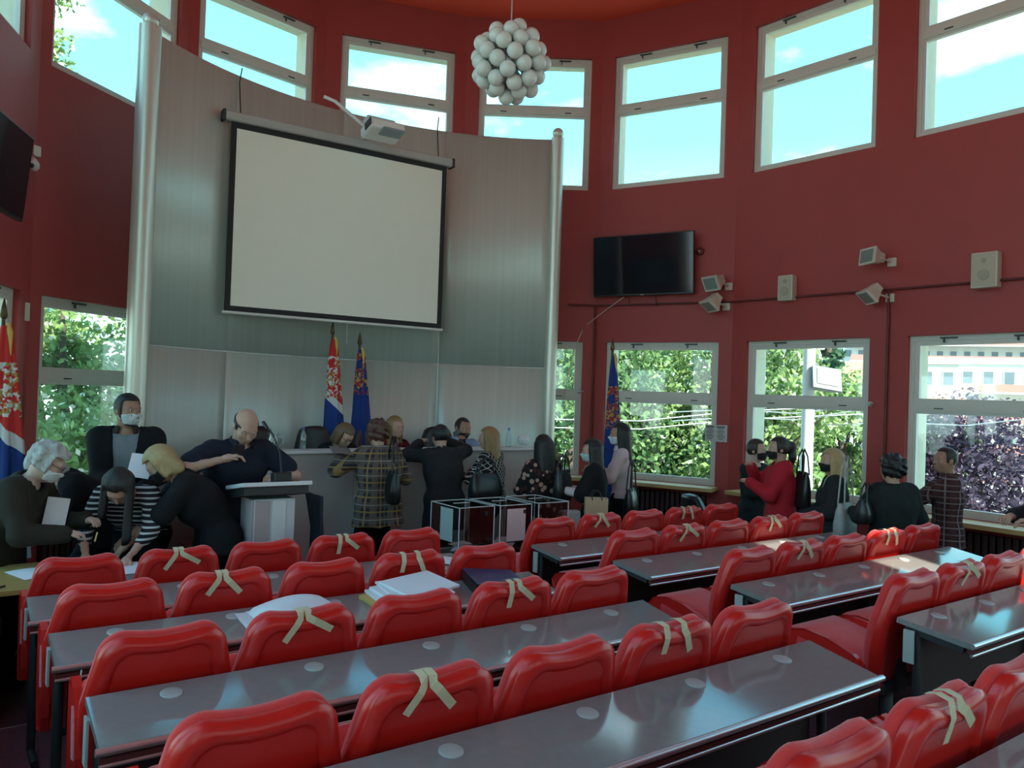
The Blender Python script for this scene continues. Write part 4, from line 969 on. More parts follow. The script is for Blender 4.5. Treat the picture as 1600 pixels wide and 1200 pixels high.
def nets(fn, lo, hi, h):
    """surface nets of fn<0 inside the box; returns vertices, quads"""
    n = np.maximum(3, np.ceil((hi - lo) / h).astype(int) + 1)
    ax = [lo[i] + np.arange(n[i]) * h for i in range(3)]
    G = np.stack(np.meshgrid(*ax, indexing='ij'), -1); F = fn(G)
    F[0], F[-1] = np.maximum(F[0], 1e-3), np.maximum(F[-1], 1e-3); F[:, 0] = np.maximum(F[:, 0], 1e-3); F[:, -1] = np.maximum(F[:, -1], 1e-3); F[:, :, 0] = np.maximum(F[:, :, 0], 1e-3); F[:, :, -1] = np.maximum(F[:, :, -1], 1e-3)
    s = F < 0; cs = [k - 1 for k in n]
    sl = lambda o: tuple(slice(o[i], o[i] + cs[i]) for i in range(3))
    acc = np.zeros((*cs, 3)); cnt = np.zeros(cs)
    for a, b in _ED:
        fa, fb = F[sl(a)], F[sl(b)]; x = (fa < 0) != (fb < 0)
        t = np.where(x, fa / np.where(x, fa - fb, 1), 0)
        for i in range(3): acc[..., i] += np.where(x, a[i] + t * (b[i] - a[i]), 0)
        cnt += x
    act = cnt > 0; idx = -np.ones(cs, int); idx[act] = np.arange(act.sum())
    I = np.argwhere(act); V = lo + (I + acc[act] / cnt[act][:, None]) * h
    Q = []
    for d in range(3):
        u, v = (d + 1) % 3, (d + 2) % 3
        a = [slice(None)] * 3; b = [slice(None)] * 3; a[d] = slice(0, n[d] - 1); b[d] = slice(1, n[d])
        for k in (u, v): a[k] = slice(1, n[k] - 1); b[k] = slice(1, n[k] - 1)
        sa, sb = s[tuple(a)], s[tuple(b)]; E = np.argwhere(sa != sb)
        if not len(E): continue
        flip = sa[tuple(E.T)]; E = E.copy(); E[:, u] += 1; E[:, v] += 1
        c = []
        for du, dv in ((-1, -1), (0, -1), (0, 0), (-1, 0)):
            q = E.copy(); q[:, u] += du; q[:, v] += dv; c.append(idx[tuple(q.T)])
        q = np.stack(c, 1); q[~flip] = q[~flip][:, ::-1]; Q.append(q)
    return V, (np.concatenate(Q) if Q else np.zeros((0, 4), int))
def sdf_obj(name, pieces, mats, parent, smooth=True):
    """pieces: list of (V, Q, material index)"""
    vs = []; fs = []; mi = []; n = 0
    for V, Q, m_ in pieces:
        vs.append(V); fs.append(Q + n); mi += [m_] * len(Q); n += len(V)
    V = np.concatenate(vs); Q = np.concatenate(fs)
    me = bpy.data.meshes.new(name); me.from_pydata(V.tolist(), [], Q.tolist())
    for mt in mats: me.materials.append(mt)
    me.polygons.foreach_set('material_index', mi); me.polygons.foreach_set('use_smooth', [smooth] * len(Q)); me.update()
    return link(name, me, parent)
def rotm(yaw=0, pitch=0, roll=0):
    """columns: right, forward, up. yaw turns left, pitch nods down, roll leans right"""
    return np.array((Matrix.Rotation(R_(yaw), 3, 'Z') @ Matrix.Rotation(R_(-pitch), 3, 'X') @ Matrix.Rotation(R_(roll), 3, 'Y')), float)
def ik(S, T, l1, l2, hint):
    d = T - S; L = np.linalg.norm(d); mx = (l1 + l2) * .995
    if L > mx: T = S + d / L * mx; d = T - S; L = mx
    L = max(L, abs(l1 - l2) + .02); n = d / np.linalg.norm(d); a = (l1 * l1 - l2 * l2 + L * L) / (2 * L); hh = math.sqrt(max(0, l1 * l1 - a * a))
    w_ = hint - n * (hint @ n); w_ = w_ / (np.linalg.norm(w_) + 1e-9); return S + n * a + w_ * hh, T
SKIN = {k: mat('skin_' + k, c, .5, var=.05, scale=25, spec=.35) for k, c in dict(fair=(.50, .29, .21), tan=(.38, .20, .13), pale=(.56, .36, .28)).items()}
M_LIP = mat('lips', (.36, .12, .11), .45); M_EYE = mat('eye_white', (.6, .58, .55), .3); M_IRIS = mat('iris', (.03, .02, .015), .2); M_MASKW = mat('white_mask', (.68, .70, .70), .8); M_MASKB = mat('black_mask', (.012, .012, .014), .8); M_MASKL = mat('light_blue_mask', (.50, .62, .66), .8)
def hairm(n, c): return mat('hair_' + n, c, .42, var=.22, scale=22, stretch=(6, 6, .8), bump=.5, bscale=40, spec=.5)
HAIR = dict(black=hairm('black', (.008, .007, .008)), brown=hairm('brown', (.035, .020, .013)), dark=hairm('dark', (.016, .011, .009)), blonde=hairm('blonde', (.42, .29, .13)), grey=hairm('grey', (.42, .42, .40)), auburn=hairm('auburn', (.085, .03, .018)), light=hairm('lightbrown', (.16, .09, .045)), darkblonde=hairm('darkblonde', (.28, .16, .06)))

def person(label, loc, heading, H=1.68, build=1.0, lean=0, side=0, twist=0, head=(0, 0, 0), neckf=0.0, rh=None, lh=None, rel=None, lel=None, seated=False, seat_z=.45,
           skin='fair', hair=('short', 'brown'), top=None, jacket=None, bottom=None, skirt=None, mask=None, glasses=False, shoes=None, female=True, beard=None, crouch=0.0, stand=0.0):
    """a figure in its own frame: x to its right, y forwards, z up; heading turns forwards from +Y to the left (degrees)"""
    root = empty('person', loc, R_(heading)); tag(root, label, 'person')
    s = H / 1.70; fw = .92 if female else 1.04; B = build
    hipz = .50 * H - crouch if not seated else seat_z + .09
    TL = .305 * H
    # spine, progressively bent
    pel = V3(0, -.02 - .25 * math.sin(R_(lean)) * (0 if seated else .5), hipz); pts = [pel]; p = pel.copy()
    for i, fr_ in enumerate((.28, .36, .36)):
        a = R_(lean * (.55, 1.0, 1.25)[i]); sd_ = R_(side * (.5, 1, 1.2)[i]); st = V3(math.sin(sd_), math.sin(a) * math.cos(sd_), math.cos(a) * math.cos(sd_)) * TL * fr_; p = p + st; pts.append(p.copy())
    waist, chest, neckb = pts[1], pts[2], pts[3]
    Rt = rotm(twist, lean * 1.1, side); X = Rt[:, 0]; Y = Rt[:, 1]; Z = Rt[:, 2]; Xh = V3(1, 0, 0)
    shw = .172 * s * fw * (1 + (B - 1) * .5)
    shL, shR = neckb - X * shw - Z * .045 * s, neckb + X * shw - Z * .045 * s
    hk = .128 * s
    torso = [('c', pel - Xh * .085 * s * B, pel + Xh * .085 * s * B, .105 * s * B, .105 * s * B), ('c', waist - X * .060 * s * B, waist + X * .060 * s * B, .092 * s * B, .092 * s * B),
             ('c', (waist + chest) / 2 - X * .07 * s * B, (waist + chest) / 2 + X * .07 * s * B, .10 * s * B, .10 * s * B),
             ('c', chest - X * .085 * s * fw * B + Y * .005, chest + X * .085 * s * fw * B + Y * .005, .108 * s * B, .108 * s * B), ('c', shL + X * .03 - Z * .01, shR - X * .03 - Z * .01, .066 * s * B, .066 * s * B), ('c', neckb - Z * .02, chest, .075 * s, .10 * s)]
    if female: torso += [('e', chest + X * sg * .075 * s + Y * .085 * s * B - Z * .035 * s, V3(.07, .055, .065) * s * B, Rt) for sg in (-1, 1)]
    # head
    Hr = rotm(twist * .5 + head[0], head[1], head[2]); hX, hY, hZ = Hr[:, 0], Hr[:, 1], Hr[:, 2]
    nk = (Z + hZ); nk = nk / np.linalg.norm(nk); hs = s * (1.0 if female else 1.05); hs = .5 * hs + .5
    hc = neckb + nk * .115 * s + Y * (.025 + neckf) + hZ * .055      # centre of the skull
    hp = lambda x, y, z: hc + (hX * x + hY * y + hZ * z) * hs
    neck = [('c', neckb - Z * .02, hp(0, -.02, -.06), .056 * s * fw, .052 * s * fw)]
    skull = ('e', hp(0, -.012, .02), V3(.076, .096, .092) * hs, Hr)
    headp = [skull, ('e', hp(0, .022, -.045), V3(.062, .068, .075) * hs, Hr), ('e', hp(0, .052, -.092), V3(.034, .034, .024) * hs, Hr), ('e', hp(0, .072, .018), V3(.055, .022, .016) * hs, Hr)]
    nose = [('ck', hp(0, .088, .005), hp(0, .106, -.030), .008 * hs, .014 * hs, .012)]
    ears = [('e', hp(sg * .076, -.012, -.012), V3(.011, .020, .030) * hs, Hr) for sg in (-1, 1)]
    cheeks = [('e', hp(sg * .036, .066, -.03), V3(.024, .020, .022) * hs, Hr) for sg in (-1, 1)]
    lips = [('c', hp(-.018, .084, -.064), hp(.018, .084, -.064), .008 * hs, .008 * hs)]
    fx = headp + cheeks + lips
    def headf(P): d = union(P, fx, .03); d = smin(d, union(P, nose, .01), .012); d = smin(d, union(P, ears, .01), .008); d = smin(d, union(P, neck, .03), .04)
    def headf(P):
        d = union(P, fx, .03); d = smin(d, union(P, nose, .01), .012); d = smin(d, union(P, ears, .01), .008); d = smin(d, union(P, neck, .03), .04)
        for sg in (-1, 1): d = -smin(-d, ellip(P, hp(sg * .031, .094, .004), V3(.017, .013, .010) * hs, Hr), .008)
        return d
    # arms
    ua, fa = .172 * H, .150 * H; arms = []; hands = []
    for sg, S0, tgt, hint, nm in ((-1, shL, lh, lel, 'l'), (1, shR, rh, rel, 'r')):
        if tgt is None: T = S0 + V3(sg * .07, .06, -(ua + fa) * .97)
        else: T = V3(*tgt)
        hv = V3(*hint) if hint is not None else V3(sg * .55, -.7, -.45)
        E_, W_ = ik(S0, T, ua, fa, hv); arms.append((S0, E_, W_)); hands.append((sg, E_, W_))
    armp = lambda a, t0=0, t1=1: None
    ab = (.050 if female else .056) * s * B
    armsk = []
    for S0, E_, W_ in arms: armsk += [('c', S0, E_, ab, .040 * s * B), ('c', E_, W_, .040 * s * B, .027 * s)]
    # legs
    legs = []; lx = .09 * s * B
    for sg in (-1, 1):
        h0 = pel + V3(sg * lx, 0, -.04)
        if seated: k0 = V3(sg * .12, h0[1] + .245 * H, seat_z + .06); f0 = V3(sg * .12, k0[1] + .02, .08 + stand)
        else:
            f0 = V3(sg * .11, 0.02 + sg * .03, .075); k0, _ = ik(h0, f0, .245 * H, .235 * H, V3(0, 1, 0))
        legs.append((h0, k0, f0))
    legsk = []
    for h0, k0, f0 in legs: legsk += [('c', h0, k0, .082 * s * B, .056 * s), ('c', k0, f0, .055 * s, .036 * s)]
    # ---- the body: one skin
    bodyp = torso + armsk + legsk + neck; lo, hi = bbox(bodyp, .03)
    pc = [(*nets(lambda P: union(P, bodyp, .035, -.004), lo, hi, .021), 0)]
    lo, hi = bbox(fx + neck + ears + nose, .012); pc.append((*nets(headf, lo, hi, .0085), 0))
    for sg, E_, W_ in hands:      # palm, four fingers, thumb
        f = W_ - E_; f = f / np.linalg.norm(f); sx = np.cross(f, V3(0, 0, 1)); sx = sx / (np.linalg.norm(sx) + 1e-9); up = np.cross(sx, f); k = s * (.95 if female else 1.05)
        pal = [('c', W_, W_ + f * .03, .024 * k, .026 * k)] + [('c', W_ + f * .02 + sx * o * .5, W_ + f * .075 * k + sx * o, .015, .0125) for o in (-.027, -.009, .009, .027)]
        fin = []
        for o, ln in ((-.028, .055), (-.0095, .068), (.0095, .072), (.028, .062)):
            a = W_ + (f * .075 + sx * o) * k; b = a + (f * .82 - up * .45) * ln * .5 * k; c = b + (f * .30 - up * .9) * ln * .5 * k; fin += [('c', a, b, .0088, .0082), ('c', b, c, .0082, .0068)]
        ts = -sg; a = W_ + (f * .022 + sx * ts * -.026) * k; b = a + (f * .7 + sx * ts * -.7 - up * .2) * .034 * k; c = b + (f * .9 + sx * ts * -.1 - up * .4) * .03 * k; fin += [('c', a, b, .0115, .0095), ('c', b, c, .0095, .0075)]
        lo, hi = bbox(pal + fin, .006); pc.append((*nets(lambda P: smin(union(P, pal, .014), union(P, fin, .004), .006), lo, hi, .006), 0))
    body = sdf_obj('body', pc, [SKIN[skin]], root)
    for sg in (-1, 1):
        if mask is None or True:
            e = MB(); c = hp(sg * .031, .0815, .004); e.sphere(c, .0100 * hs, 10); eo = e.build('eye', M_EYE, root); i_ = MB(); i_.sphere(hp(sg * .031, .0865, .0030), .0068 * hs, 8); i_.build('iris', M_IRIS, eo)
    if mask is None:
        l = MB(); l.tube([hp(x, .0925 - 12 * x * x, -.064 - .002 * math.cos(x * 160)) for x in (-.02, -.01, 0, .01, .02)], [.003, .005, .0055, .005, .003], 8); l.build('mouth', M_LIP, root)
    # ---- hair
    hk_, hcname = hair[0], hair[1]; HM = HAIR[hcname]; hl = hair[2] if len(hair) > 2 else .3
    def loc_(P): return ((P - hc) @ Hr) / hs
    def wob(q, f, a): return a * (np.sin(q[..., 0] * f) * np.cos(q[..., 1] * f * .8 + 1) + .5 * np.sin(q[..., 2] * f * 1.3 + q[..., 0] * f * .6))
    extra = []
    if hk_ in ('long', 'straight'):
        bk = -Y * .03 if lean < 25 else V3(0, 0, 0)
        dn = V3(0, -.10, -1.0) if lean < 25 else V3(0, .28, -1)
        dn = dn / np.linalg.norm(dn)
        extra = [('c', hp(x, -.055, .01), hp(x * 1.25, -.068, -.05) + dn * hl, .062 * hs, .045 * hs) for x in (-.045, 0, .045)]
        extra += [('c', hp(sg * .072, .005, .01), hp(sg * .085, .012, -.07) + dn * hl * .8, .026 * hs, .024 * hs) for sg in (-1, 1)]
        if lean >= 25: extra = [('c', hp(-.045, -.03, .03), hp(-.080, .02, -.01) + dn * hl * 1.25, .058 * hs, .040 * hs), ('c', hp(-.035, .02, .05), hp(-.065, .075, .0) + dn * hl * 1.1, .044 * hs, .030 * hs), ('c', hp(.055, -.03, .03), hp(.085, -.01, -.03) + dn * hl * .75, .045 * hs, .026 * hs)]
    elif hk_ == 'bob': extra = [('c', hp(x, -.045, .02), hp(x * 1.2, -.055, -.10), .062 * hs, .050 * hs) for x in (-.045, 0, .045)] + [('c', hp(sg * .070, .015, .02), hp(sg * .082, .02, -.085), .030 * hs, .026 * hs) for sg in (-1, 1)]
    elif hk_ == 'pony': extra = [('c', hp(0, -.10, .045), hp(0, -.135, .02), .032 * hs, .036 * hs), ('c', hp(0, -.135, .02), hp(0, -.135, -.09), .036 * hs, .034 * hs), ('c', hp(0, -.135, -.09), hp(.02, -.12, -.09) + V3(0, 0, -hl), .034 * hs, .012 * hs)]
    capi = {'bald': .008, 'short': .013, 'crop': .007, 'curly': .032, 'long': .016, 'straight': .014, 'bob': .018, 'pony': .012, 'fluffy': .026}[hk_]
    hp_all = [skull] + extra; lo, hi = bbox(hp_all, capi + .02)
    zl = {'bald': -.01, 'short': .045, 'crop': .05, 'curly': .035, 'long': .045, 'straight': .045, 'bob': .040, 'pony': .05, 'fluffy': .038}[hk_]
    def hairf(P):
        q = loc_(P); d = ellip(P, skull[1], skull[2], Hr) - capi
        if hk_ in ('curly', 'fluffy'): d = d + wob(q, 80, .012)
        # keep the face and the nape free
        face = np.minimum.reduce([q[..., 1] - (.028 - .25 * np.clip(q[..., 2] - zl, 0, 1)), (zl + .03 - .25 * np.abs(q[..., 0])) - q[..., 2]])
        d = np.maximum(d, np.minimum(q[..., 1] - .030, zl + .028 - q[..., 2]))
        d = np.maximum(d, -.060 - q[..., 2] - (.0 if hk_ not in ('curly',) else .03))
        if hk_ == 'bald': d = np.maximum(d, q[..., 2] - .035)
        if extra:
            e = union(P, extra, .03); e = np.maximum(e, np.minimum(np.minimum(q[..., 1] - .045, .058 - np.abs(q[..., 0])), q[..., 2] + .13)); d = smin(d, e, .02)
        d = d + wob(q, 240, .0016)
        return d
    V, Q = nets(hairf, lo, hi, .0095)
    if len(Q): sdf_obj('hair', [(V, Q, 0)], [HM], root)
    br = MB()
    for sg in (-1, 1): br.tube([hp(sg * x, .0905 - x * x * 4, .022 + (.004 if x == .032 else 0)) for x in (.016, .032, .046)], [.003, .0042, .002], 6)
    br.build('eyebrows', HM, root)
    if beard:
        def bf(P): q = loc_(P); d = np.abs(union(P, fx, .03) - .003) - .004; return np.maximum(np.maximum(d, q[..., 2] + .038), np.maximum(-q[..., 1] - .0, -(q[..., 2] + .115)))
        lo, hi = bbox(headp, .012); V, Q = nets(bf, lo, hi, .008)
        if len(Q): sdf_obj('beard', [(V, Q, 0)], [HAIR[beard]], root)
    if mask:
        def mf(P):
            q = loc_(P); mx_ = union(P, fx + nose, .03); d = np.abs(mx_ - .006) - .0035
            return np.maximum.reduce([d, q[..., 2] + .018 - .0 * q[..., 0], -(q[..., 2] + .105), .030 - q[..., 1], ellip(P, hp(0, .06, -.062), V3(.090, .090, .058) * hs, Hr)])
        lo, hi = bbox(fx, .015); V, Q = nets(mf, lo, hi, .007); mo = sdf_obj('face_mask', [(V, Q, 0)], [mask], root)
        for sg in (-1, 1):
            st = MB(); st.tube([hp(sg * .058, .045, -.03), hp(sg * .072, .015, -.012), hp(sg * .081, -.02, .0)], .0018, 5); st.tube([hp(sg * .055, .042, -.085), hp(sg * .072, .01, -.06), hp(sg * .081, -.02, -.03)], .0018, 5)
            st.build('ear_loop', mask, mo)
    if glasses:
        g = MB()
        for sg in (-1, 1):
            g.tube([hp(sg * .033 + .022 * math.cos(t), .104, .002 + .017 * math.sin(t)) for t in [2 * math.pi * i / 14 for i in range(15)]], .0022, 6, cap=False); g.tube([hp(sg * .055, .102, .006), hp(sg * .076, .03, .008), hp(sg * .080, -.02, .0)], .002, 6)
        g.tube([hp(-.011, .106, .006), hp(.011, .106, .006)], .002, 6); g.build('glasses', mat('spectacle_frame', (.02, .015, .012), .3), root)
    # ---- clothes
    def wr(P, f=26, a=.0045):
        return a * np.sin(P[..., 2] * f + 3 * np.sin(P[..., 0] * 9 + P[..., 1] * 7)) * np.cos(P[..., 0] * f * .6 + P[..., 1] * f * .7)
    def garment(nm, mt, infl, sleeve, hem, neck_r=.085, open_w=None, vneck=0.0, loose=0.0, h=.0165, collar=None):
        pr = list(torso) ; sl = []
        for S0, E_, W_ in arms:
            if sleeve <= .02: continue
            if sleeve <= .5:
                e = S0 + (E_ - S0) * (sleeve / .5); sl += [('c', S0, e, ab + .004, ab * (1 - .1 * sleeve) + .012)]
            else:
                e = E_ + (W_ - E_) * ((sleeve - .5) / .5); sl += [('c', S0, E_, ab + .004, .042 * s * B), ('c', E_, e, .042 * s * B, .034 * s)]
        if hem < 0 and not seated:      # skirt of a long top or coat
            pr += [('c', pel - Xh * .07 * s * B + V3(0, 0, 0), pel - Xh * .08 * s * B + V3(0, 0, hem), .105 * s * B, .115 * s * B + loose), ('c', pel + Xh * .07 * s * B, pel + Xh * .08 * s * B + V3(0, 0, hem), .105 * s * B, .115 * s * B + loose)]
        al = pr + sl; lo, hi = bbox(al, infl + .02)
        nc = neckb + Z * .045 * s + Y * .02
        zc = pel[2] + hem
        def gf(P):
            d = union(P, pr, .045, infl + loose * .4)
            if sl: d = smin(d, union(P, sl, .03, infl), .03)
            d = d + wr(P)
            d = np.maximum(d, neck_r * s - np.sqrt(((P - nc) ** 2).sum(-1)))
            if vneck: q = (P - neckb) @ Rt; d = np.maximum(d, np.minimum.reduce([q[..., 1], (.055 * (1 + q[..., 2] / vneck)) - np.abs(q[..., 0]), q[..., 2] + vneck]))
            if open_w is not None: q = (P - chest) @ Rt; d = np.maximum(d, np.minimum(q[..., 1] - .02, open_w + .10 * np.clip(q[..., 2], 0, 1) - np.abs(q[..., 0])))
            if not seated or hem > -.05: d = np.maximum(d, zc - P[..., 2] + .006 * np.sin(P[..., 0] * 30))
            return d
        o = sdf_obj(nm, [(*nets(gf, lo, hi, h), 0)], [mt], root)
        if collar is not None:
            cm = MB(); n_ = 20
            def cf(u, v):
                a = R_(35) + u * (2 * math.pi - R_(70)) + math.pi / 2; r0 = (.066 + .020 * v) * s
                return nc - Z * .052 * s + X * math.cos(a) * r0 * 1.05 + Y * (math.sin(a) * r0 + .0) + Z * (.045 * s - .055 * s * v + .008)
            cm.grid(cf, n_, 4, 0, True, .006); cm.build('collar', collar, o)
        return o
    if top: garment(top.get('name', 'shirt'), top['mat'], top.get('infl', .010), top.get('sleeve', .3) if not jacket or jacket.get('sleeve', 1) <= .5 else 0, top.get('hem', -.04), top.get('neck', .085), None, top.get('v', 0), top.get('loose', 0), collar=top.get('collar'))
    if jacket: garment(jacket.get('name', 'jacket'), jacket['mat'], jacket.get('infl', .024), jacket.get('sleeve', .97), jacket.get('hem', -.10), jacket.get('neck', .095), jacket.get('open'), jacket.get('v', 0), jacket.get('loose', .01), collar=jacket.get('collar'))
    bt_ = bottom or dict(mat=CL['black'])
    if skirt is None:
        lp2 = [torso[0]] + [('c', h0, k0, .084 * s * B, .062 * s) for h0, k0, f0 in legs] + [('c', k0, f0 + V3(0, 0, .02), .060 * s, .050 * s) for h0, k0, f0 in legs]
    else:
        lp2 = [torso[0], ('c', pel - Xh * .06, pel - Xh * .09 + V3(0, .02, -skirt), .10 * s * B, .12 * s * B), ('c', pel + Xh * .06, pel + Xh * .09 + V3(0, .02, -skirt), .10 * s * B, .12 * s * B)]
    lo, hi = bbox(lp2, .03)
    sdf_obj('trousers' if skirt is None else 'skirt', [(*nets(lambda P: np.maximum(union(P, lp2, .03, .010) + wr(P, 22, .004), P[..., 2] - (pel[2] + .075)), lo, hi, .019), 0)], [bt_['mat']], root)
    for (h0, k0, f0), sg in zip(legs, (-1, 1)):
        a = V3(f0[0], f0[1] - .03, f0[2] - .032); b_ = V3(f0[0] * 1.05, f0[1] + .13, f0[2] - .042); sp = [('c', a, b_, .042, .033), ('c', f0 + V3(0, 0, .03), a, .042, .042)]; lo, hi = bbox(sp, .01)
        zf = f0[2] - .074
        sdf_obj('shoe', [(*nets(lambda P: np.maximum(union(P, sp, .02, .003), zf - P[..., 2]), lo, hi, .012), 0)], [shoes or CL['black']], root)
    return root

# ---- cloth
def cl(n, c, r=.85): return mat('cloth_' + n, c, r, var=.10, scale=18, bump=.25, bscale=35, spec=.2)
CL = dict(black=cl('black', (.010, .010, .012)), navy=cl('navy', (.014, .017, .030)), charcoal=cl('charcoal', (.022, .023, .027)), grey=cl('grey', (.22, .24, .26)), red=cl('red', (.42, .018, .030)), white=cl('white', (.62, .60, .60)), pink=cl('pink', (.55, .38, .36)), ltblue=cl('ltblue', (.26, .36, .55)), blackgrn=cl('blackgrn', (.016, .022, .022)), lpink=cl('lpink', (.60, .47, .48)), olive=cl('olive', (.030, .026, .020)))
def diag(t, src):
    mp = t.nodes.new('ShaderNodeMapping'); mp.inputs['Rotation'].default_value = (0, 0, R_(-42)); mp.inputs['Scale'].default_value = (.75, .75, 1); t.links.new(src, mp.inputs[0]); return mp.outputs[0]
def plaid(name, base, c2, c3, px, pz, thin):
    def b(t, src):
        c = mixc(t, .0, base, base)
        a = bands(t, src, 'A', px, .45); z = bands(t, src, 'Z', pz, .45); c = mixc(t, a, base, c2)
        m_ = t.nodes.new('ShaderNodeMath'); m_.operation = 'MULTIPLY'; m_.inputs[1].default_value = .6; t.links.new(z, m_.inputs[0]); c = mixc(t, m_.outputs[0], c, c2)
        l1 = bands(t, src, 'A', px, .10, phase=.30); l2 = bands(t, src, 'Z', pz, .10, phase=.30); c = mixc(t, l1, c, c3); c = mixc(t, l2, c, c3)
        l3 = bands(t, src, 'Z', pz, .05, phase=.8); return mixc(t, l3, c, thin)
    return node_mat(name, b, .9, .15)
CL['plaid'] = plaid('plaid_flannel', (.040, .036, .045), (.13, .10, .085), (.30, .19, .07), .115, .135, (.34, .31, .28))
CL['plaidred'] = plaid('plaid_red', (.015, .010, .012), (.22, .012, .016), (.10, .01, .01), .11, .11, (.03, .03, .04))
CL['plaidman'] = plaid('plaid_maroon', (.055, .022, .026), (.085, .035, .035), (.22, .18, .17), .105, .11, (.24, .20, .19))
CL['stripe'] = node_mat('striped_jersey', lambda t, s_: mixc(t, bands(t, s_, 'Z', .034, .36), (.018, .018, .022), (.52, .52, .52)), .9, .15)
def vor(name, base, cols, sc_, thr):
    def b(t, src):
        v = t.nodes.new('ShaderNodeTexVoronoi'); v.inputs['Scale'].default_value = sc_; t.links.new(src, v.inputs['Vector'])
        l = t.nodes.new('ShaderNodeMath'); l.operation = 'LESS_THAN'; l.inputs[1].default_value = thr; t.links.new(v.outputs['Distance'], l.inputs[0])
        rp = t.nodes.new('ShaderNodeValToRGB'); rp.color_ramp.interpolation = 'CONSTANT'; rp.color_ramp.elements[0].color = (*cols[0], 1); rp.color_ramp.elements[1].position = .5; rp.color_ramp.elements[1].color = (*cols[1], 1); t.links.new(v.outputs['Color'], rp.inputs[0])
        return mixc(t, l.outputs[0], base, rp.outputs[0])
    return node_mat(name, b, .85, .2)
CL['floral'] = vor('floral_print', (.014, .012, .014), ((.46, .26, .20), (.05, .02, .02)), 19, .46)
CL['speck'] = vor('speckled_print', (.50, .50, .50), ((.03, .03, .03), (.05, .05, .05)), 45, .48)
def lattice(t, src):
    mp = t.nodes.new('ShaderNodeMapping'); mp.inputs['Rotation'].default_value = (0, R_(42), 0); t.links.new(src, mp.inputs[0])
    a = bands(t, mp.outputs[0], 'X', .042, .14); c = bands(t, mp.outputs[0], 'Z', .042, .14); m_ = t.nodes.new('ShaderNodeMath'); m_.operation = 'MAXIMUM'; t.links.new(a, m_.inputs[0]); t.links.new(c, m_.inputs[1])
    return mixc(t, m_.outputs[0], (.015, .015, .017), (.55, .54, .50))
CL['lattice'] = node_mat('lattice_print', lattice, .85, .2)
# ================================================================== the cast
def gp(x, d): p = at(x, 620, d); return (p.x, p.y, 0)
YD = math.degrees(YAW)
FRONT = YD            # heading of someone facing the counter (rotation from +Y to the left)
person('man with white respirator mask, dark jacket over grey polo shirt', gp(200, 6.42), 200, 1.87, 1.05, female=False, head=(38, 5, 0), skin='tan', hair=('short', 'black'), beard='black', mask=M_MASKW,
       top=dict(mat=CL['grey'], sleeve=.3, collar=CL['grey']), jacket=dict(mat=CL['black'], open=.075, collar=cl('taupe', (.10, .08, .07))), bottom=dict(mat=CL['navy']), rh=(.02, .34, 1.10), lh=(-.16, .36, 1.08))
person('black-haired woman in striped jersey writing at the wooden table', gp(222, 5.68), 186, 1.66, 1.05, lean=50, head=(8, 62, 0), skin='fair', hair=('long', 'black', .26), top=dict(mat=CL['stripe'], sleeve=.72, hem=.02), rh=(.10, .60, .80), lh=(-.16, .60, .79), rel=(.8, -.3, -.2), lel=(-.8, -.3, -.2))
person('blonde woman in black T-shirt leaning over the table', gp(330, 5.66), 118, 1.66, 1.22, lean=34, head=(-8, 45, 0), skin='fair', hair=('bob', 'blonde'), mask=M_MASKB, top=dict(mat=CL['black'], sleeve=.42, hem=-.08, loose=.02, v=.08), rh=(.16, .50, .82), lh=(-.15, .52, .82))
person('grey-haired woman in black with white mask, bent over papers', gp(16, 5.05), 275, 1.62, 1.15, lean=26, head=(18, 32, 0), skin='pale', hair=('fluffy', 'grey'), glasses=True, mask=M_MASKW, jacket=dict(mat=CL['olive'], sleeve=.97, hem=-.15, name='cardigan'), top=dict(mat=CL['black']), rh=(.10, .42, .95), lh=(-.12, .44, 1.0))
person('woman in black jacket over speckled blouse behind the grey-haired one', gp(150, 5.86), 132, 1.62, 1.12, lean=38, head=(10, 50, 0), skin='pale', hair=('bob', 'grey'), top=dict(mat=CL['speck'], hem=-.1), jacket=dict(mat=CL['black'], open=.10, hem=-.1), rh=(.12, .42, .92), lh=(-.15, .44, .92))
person('balding man in navy polo shirt standing at the lectern', (*RW(1.93, 6.17).xy, 0), YD + 180 + 8, 1.84, 1.12, female=False, lean=12, head=(-6, 42, 0), skin='fair', hair=('bald', 'dark'), top=dict(mat=CL['navy'], sleeve=.36, collar=CL['navy']), bottom=dict(mat=CL['navy']), rh=(.22, .30, 1.38), lh=(-.17, .34, 1.24), rel=(1, -.1, -.35), lel=(-.8, -.2, -.3))
# officials behind the counter
def offi(a, b): p = RW(a, b); return (p.x, p.y, .30)
person('woman with glasses and dark jacket seated, looking down', offi(3.52, 8.02), YD + 180 + 8, 1.62, 1.0, lean=20, seated=True, head=(6, 38, 0), hair=('bob', 'light'), glasses=True, top=dict(mat=CL['white']), jacket=dict(mat=CL['black'], open=.04, hem=.0), rh=(.16, .46, .82), lh=(-.16, .46, .82))
person('long-haired young woman in red plaid shirt seated facing the hall', offi(4.24, 8.10), YD + 180 + 6, 1.70, .96, lean=12, seated=True, head=(4, 6, 0), hair=('straight', 'darkblonde', .26), top=dict(mat=CL['plaidred'], sleeve=.97), rh=(.22, .42, .82), lh=(-.22, .42, .82))
person('man in pale blue shirt seated and holding a phone to his ear', offi(5.08, 8.05), YD + 180 - 6, 1.74, 1.05, lean=18, seated=True, female=False, head=(10, 10, -6), skin='tan', hair=('crop', 'black'), beard='dark', top=dict(mat=CL['ltblue'], sleeve=.97, collar=CL['ltblue']), rh=(.12, .30, 1.08), lh=(-.25, .38, .84))
